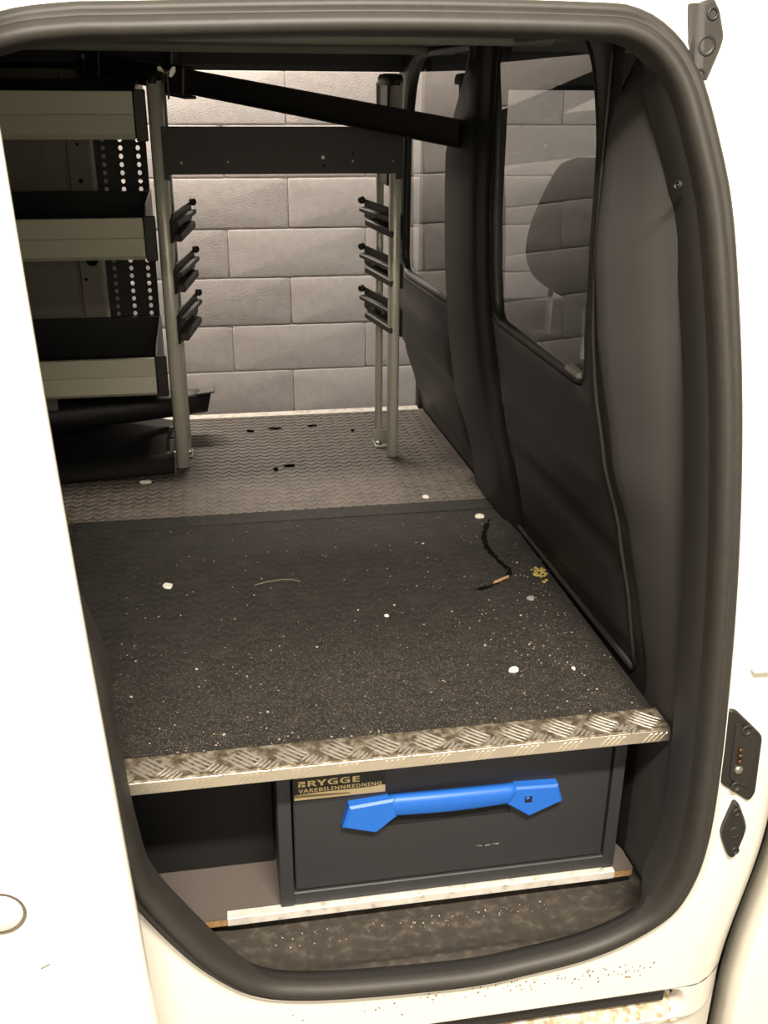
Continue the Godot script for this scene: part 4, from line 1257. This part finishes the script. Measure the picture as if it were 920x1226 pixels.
# ------------------------------------------------------------------ duct, cloth
func loose_things():
	# black duct lying under the lowest tray, its cut end past the left post
	var t := thing("plastic_duct", "black plastic duct under the lowest tray, its open end past the post", "duct")
	var rings := []; var inner := []
	for k in 15:
		var f := k / 14.0
		var c := Vector3(lerpf(-1.35, -0.598, f), lerpf(0.085, 0.083, f) , lerpf(-1.20, -1.345, f))
		var h := lerpf(0.055, 0.026, f); var w := lerpf(0.085, 0.035, f)
		var ring := PackedVector3Array(); var ri := PackedVector3Array()
		for s in 20:
			var a := TAU * s / 20
			var p := Vector2(cos(a), sin(a))
			p = Vector2(signf(p.x) * pow(absf(p.x), 0.7), signf(p.y) * pow(absf(p.y), 0.7))
			ring.append(c + Vector3(0.006 * p.y, p.y * h, p.x * w))
			ri.append(c + Vector3(0.006 * p.y, p.y * (h - 0.005), p.x * (w - 0.005)))
		rings.append(ring); inner.append(ri)
	var st := nb(true)
	loft(st, rings)
	loft(st, [rings[14], inner[14], inner[9]])
	obj("duct_tube", st, M.black_plastic, t)
	st = nb()
	box(st, Vector3(-0.606, 0.109, -1.338), Vector3(0.046, 0.004, 0.05), 0.0015, Basis(Vector3.BACK, 0.10))
	obj("end_flap", st, M.rail_grey, t)
	st = nb()
	box(st, Vector3(-0.95, 0.128, -1.22), Vector3(0.032, 0.035, 0.006), 0.002)
	obj("white_clip", st, M.scratch_grey, t)
	# black ribbed sheet lying below it
	st = nb(true)
	rings = []
	for j in 19:
		var v := j / 18.0
		var r := PackedVector3Array()
		for k in 33:
			var u := k / 32.0
			var x := lerpf(-1.35, -0.685 - 0.02 * v, u)
			var z := lerpf(-1.40, -1.125, v) + 0.012 * sin(u * 4.0)
			var y := 0.006 + 0.016 * (1 - smoothstep(0.55, 1.0, v)) * (0.75 + 0.25 * sin(u * 9.0 + v * 3.0)) + 0.006 * sin(u * 23.0 + v * 7.0) * (1 - v) + 0.022 * smoothstep(0.82, 1.0, u) * smoothstep(0.1, 0.5, v) * (1 - smoothstep(0.7, 1.0, v))
			r.append(Vector3(x, maxf(y, 0.004), z))
		rings.append(r)
	loft(st, rings, false)
	var cl := obj("black_cloth", st, M.cloth)
	tag(cl, "crumpled black sheet lying on the deck left of the left racking post", "cloth")
	# dark tube roll in front, curling up at its right end
	st = nb(true)
	rings = []
	for k in 17:
		var f := k / 16.0
		var c := Vector3(lerpf(-1.3, -0.680, f), 0.0235 + 0.002 * sin(f * 7.0), lerpf(-1.00, -1.075, f))
		var rr := lerpf(0.020, 0.023, f)
		var ring := PackedVector3Array()
		for s in 18:
			var a := TAU * s / 18
			ring.append(c + Vector3(0, sin(a) * rr * 0.9, cos(a) * rr * 1.25) * (1.0 + 0.06 * sin(a * 3.0 + f * 11.0)))
		rings.append(ring)
	loft(st, rings, true, true)
	var ro := obj("rolled_mat", st, M.cloth)
	tag(ro, "rolled black mat on the deck in front of the crumpled sheet", "mat")

# ------------------------------------------------------------------ litter on the deck
func chip(called: String, at: Vector3, size: Vector3, m: Material, label: String, cat: String, turn := 0.0, group := ""):
	var st := nb()
	var poly := PackedVector2Array()
	var n := 9
	for k in n:
		var a := TAU * k / n
		var r := 1.0 + rng.randf_range(-0.22, 0.22)
		poly.append(Vector2(cos(a) * size.x * 0.5 * r, sin(a) * size.z * 0.5 * r))
	extrude(st, poly, size.y, Transform3D(Basis(Vector3.UP, turn) * Basis(Vector3.RIGHT, -PI / 2), Vector3.ZERO), size.y * 0.4)
	var o := obj(called, st, m)
	o.position = at
	tag(o, label, cat, group)

func debris():
	chip("paint_flake", Vector3(-0.683, 0.0003, -0.527), Vector3(0.016, 0.003, 0.022), M.paper_white, "white flake alone on the left part of the worn deck panel", "flake", 0.4)
	chip("paint_flake", Vector3(-0.169, 0.0003, -0.174), Vector3(0.015, 0.004, 0.013), M.paper_white, "largest white flake near the deck's front right corner", "flake", 0.2)
	chip("paint_flake", Vector3(-0.079, 0.0003, -0.164), Vector3(0.006, 0.003, 0.008), M.paper_white, "small white flake to the right of the large front flake", "flake", 0.2)
	chip("paper_scrap", Vector3(-0.073, 0.0003, -0.735), Vector3(0.022, 0.004, 0.020), M.paper_white, "torn white scrap at the foot of the centre pillar", "scrap", 0.7)
	chip("paint_flake", Vector3(-0.159, 0.0012, -0.849), Vector3(0.014, 0.004, 0.018), M.paper_white, "white flake on the far deck panel just past the joint", "flake", 0.1)
	chip("paper_scrap", Vector3(-0.742, 0.0015, -1.02), Vector3(0.026, 0.005, 0.012), M.paper_white, "pale sliver lying in front of the rolled black mat", "scrap", 0.1)
	chip("wood_splinter", Vector3(-0.107, 0.0003, -0.459), Vector3(0.046, 0.004, 0.007), M.splinter_wood, "orange-brown wood splinter on the right side of the deck", "splinter", 0.55)
	chip("paint_flake", Vector3(-0.327, 0.0003, -0.365), Vector3(0.007, 0.003, 0.008), M.paper_white, "small white flake in the middle of the worn deck panel", "flake", 0.3)
	var yc := nb()
	for k in 26:
		box(yc, Vector3(-0.032 + rng.randfn(0, 0.007), 0.0014 + 0.0022 * rng.randf(), -0.475 + rng.randfn(0, 0.016)), Vector3(rng.randf_range(0.003, 0.008), 0.003, rng.randf_range(0.003, 0.009)), 0.001, Basis(Vector3.UP, rng.randf() * TAU))
	tag(obj("yellow_crumbs", yc, M.crumb_yellow), "patch of yellow crumbs against the bulkhead's foot", "crumbs")
	chip("gum_blob", Vector3(-0.075, 0.0003, -0.385), Vector3(0.014, 0.004, 0.012), M.scratch_grey, "grey blob on the deck below the wood splinter", "blob", 0.1)
	var st := nb(true)
	tube(st, [Vector3(-0.535, 0.001, -0.507), Vector3(-0.51, 0.0014, -0.516), Vector3(-0.49, 0.001, -0.52), Vector3(-0.47, 0.0012, -0.519), Vector3(-0.455, 0.001, -0.508)], 0.0004, 5)
	tag(obj("thread", st, M.crumb_pale), "thin pale thread on the middle left of the worn deck panel", "thread")
	# dark trail of tape residue on the right
	st = nb(true)
	var path := [Vector3(-0.055, 0, -0.72), Vector3(-0.085, 0, -0.655), Vector3(-0.095, 0, -0.59), Vector3(-0.088, 0, -0.53), Vector3(-0.083, 0, -0.485), Vector3(-0.125, 0, -0.445), Vector3(-0.165, 0, -0.43)]
	var A := PackedVector3Array(); var B := PackedVector3Array(); var C := PackedVector3Array()
	var wn := FastNoiseLite.new(); wn.seed = 5; wn.frequency = 0.35
	for k in 48:
		var f := k / 47.0 * (path.size() - 1.001)
		var b := int(f)
		var at: Vector3 = path[b].cubic_interpolate(path[b + 1], path[maxi(b - 1, 0)], path[mini(b + 2, path.size() - 1)], f - b)
		var nx: Vector3 = path[b + 1] - path[b]
		var nn := Vector3(-nx.z, 0, nx.x).normalized()
		var w := 0.0048 + 0.0045 * wn.get_noise_1d(k * 2.0)
		if k < 3 or k > 44: w *= 0.4
		A.append(at + nn * (w + 0.003 * wn.get_noise_1d(k * 5.0 + 90.0)) + Vector3(0, 0.0003, 0)); B.append(at + Vector3(0, 0.0016, 0)); C.append(at - nn * (w + 0.003 * wn.get_noise_1d(k * 5.0 + 300.0)) + Vector3(0, 0.0003, 0))
	loft(st, [A, B, C], false)
	tag(obj("tar_smear", st, M.crumb_dark), "black tarry smear curving along the right side of the deck", "smear")
	var darks := [[-0.501, -1.334, 0.020, 0.010], [-0.440, -1.345, 0.032, 0.008], [-0.345, -1.352, 0.024, 0.009], [-0.425, -1.078, 0.026, 0.010], [-0.458, -1.060, 0.010, 0.020], [-0.250, -1.30, 0.010, 0.010]]
	var dl := ["small black scrap on the far panel nearest the left post", "long thin black scrap in the middle of the far panel's edge row", "black scrap nearest the bright strip of the far opening", "larger black scrap on the far panel in front of the posts", "short upright black scrap left of the larger black scrap", "tiny black speck on the far panel left of the right post"]
	var i := 0
	for q in darks:
		chip("black_scrap", Vector3(q[0], 0.0012, q[1]), Vector3(q[2], 0.003, q[3]), M.crumb_dark, dl[i], "scrap", rng.randf_range(-0.3, 0.3), "black scraps on the far deck panel")
		i += 1
	# dust and crumbs nobody could count
	st = nb()
	box(st, Vector3(0, 0.0004, 0), Vector3(0.0022, 0.0012, 0.0018), 0.0004)
	st.generate_normals()
	var xs := []
	for k in 1500:
		var p := Vector3(rng.randf_range(-0.75, -0.02), 0.0002, -0.05 - 0.72 * pow(rng.randf(), 1.4))
		if rng.randf() < 0.25: p = Vector3(-0.10 + rng.randfn(0, 0.06), 0.0002, -0.25 + rng.randfn(0, 0.10))
		elif rng.randf() < 0.10: p = Vector3(-0.03 - absf(rng.randfn(0, 0.02)), 0.0002, -0.42 + rng.randfn(0, 0.06))
		if p.x > -0.012 or p.z > -0.05 or p.z < -0.78: continue
		var s := 0.25 + 0.95 * pow(rng.randf(), 5.0)
		xs.append(Transform3D(Basis(Vector3.UP, rng.randf() * TAU).scaled(Vector3.ONE * s), p))
	for q in [[-0.633, -0.251], [-0.560, -0.220], [-0.723, -0.288], [-0.724, -0.192], [-0.597, -0.082], [-0.536, -0.125], [-0.370, -0.392], [-0.450, -0.286], [-0.059, -0.522], [-0.011, -0.525], [-0.123, -0.242], [-0.109, -0.333], [-0.192, -0.250], [-0.218, -0.363], [-0.308, -0.399], [-0.211, -0.628]]:
		xs.append(Transform3D(Basis(Vector3.UP, rng.randf() * TAU).scaled(Vector3.ONE * rng.randf_range(1.3, 2.1)), Vector3(q[0], 0.0002, q[1])))
	for k in 160:
		xs.append(Transform3D(Basis(Vector3.UP, rng.randf() * TAU).scaled(Vector3.ONE * (0.35 + 1.0 * pow(rng.randf(), 4.0))), Vector3(rng.randf_range(-0.55, -0.12), -0.3335 + 0.0003 * (k % 3), rng.randf_range(-0.05, -0.022))))
	var dust := []
	for k in 21000:
		var p := Vector3(rng.randf_range(-0.75, -0.015), 0.0001, -0.05 - absf(rng.randfn(0, 0.15)))
		if rng.randf() < 0.35: p = Vector3(-0.36 + rng.randfn(0, 0.17), 0.0001, -0.20 + rng.randfn(0, 0.09))
		if p.x > -0.012 or p.x < -0.75 or p.z > -0.05 or p.z < -0.7: continue
		dust.append(Transform3D(Basis(Vector3.UP, rng.randf() * TAU).scaled(Vector3(1, 0.6, 1) * rng.randf_range(0.25, 0.7)), p))
	var crumb := st.commit()
	var dm := MultiMesh.new()
	dm.transform_format = MultiMesh.TRANSFORM_3D
	dm.mesh = crumb
	dm.instance_count = dust.size()
	for k in dust.size(): dm.set_instance_transform(k, dust[k])
	var dmi := MultiMeshInstance3D.new()
	dmi.name = "fine_grit"
	dmi.multimesh = dm
	dmi.material_override = M.grit
	add_child(dmi, true)
	tag(dmi, "fine tan grit lying on the worn deck towards its tread-plate edge", "grit", "", "stuff")
	var mm := MultiMesh.new()
	mm.transform_format = MultiMesh.TRANSFORM_3D
	mm.mesh = crumb
	mm.instance_count = xs.size()
	for k in xs.size(): mm.set_instance_transform(k, xs[k])
	var o := MultiMeshInstance3D.new()
	o.name = "sawdust_crumbs"
	o.multimesh = mm
	o.material_override = M.crumb_pale
	add_child(o, true)
	tag(o, "pale sawdust and crumbs scattered over the worn deck and door step", "crumbs", "", "stuff")
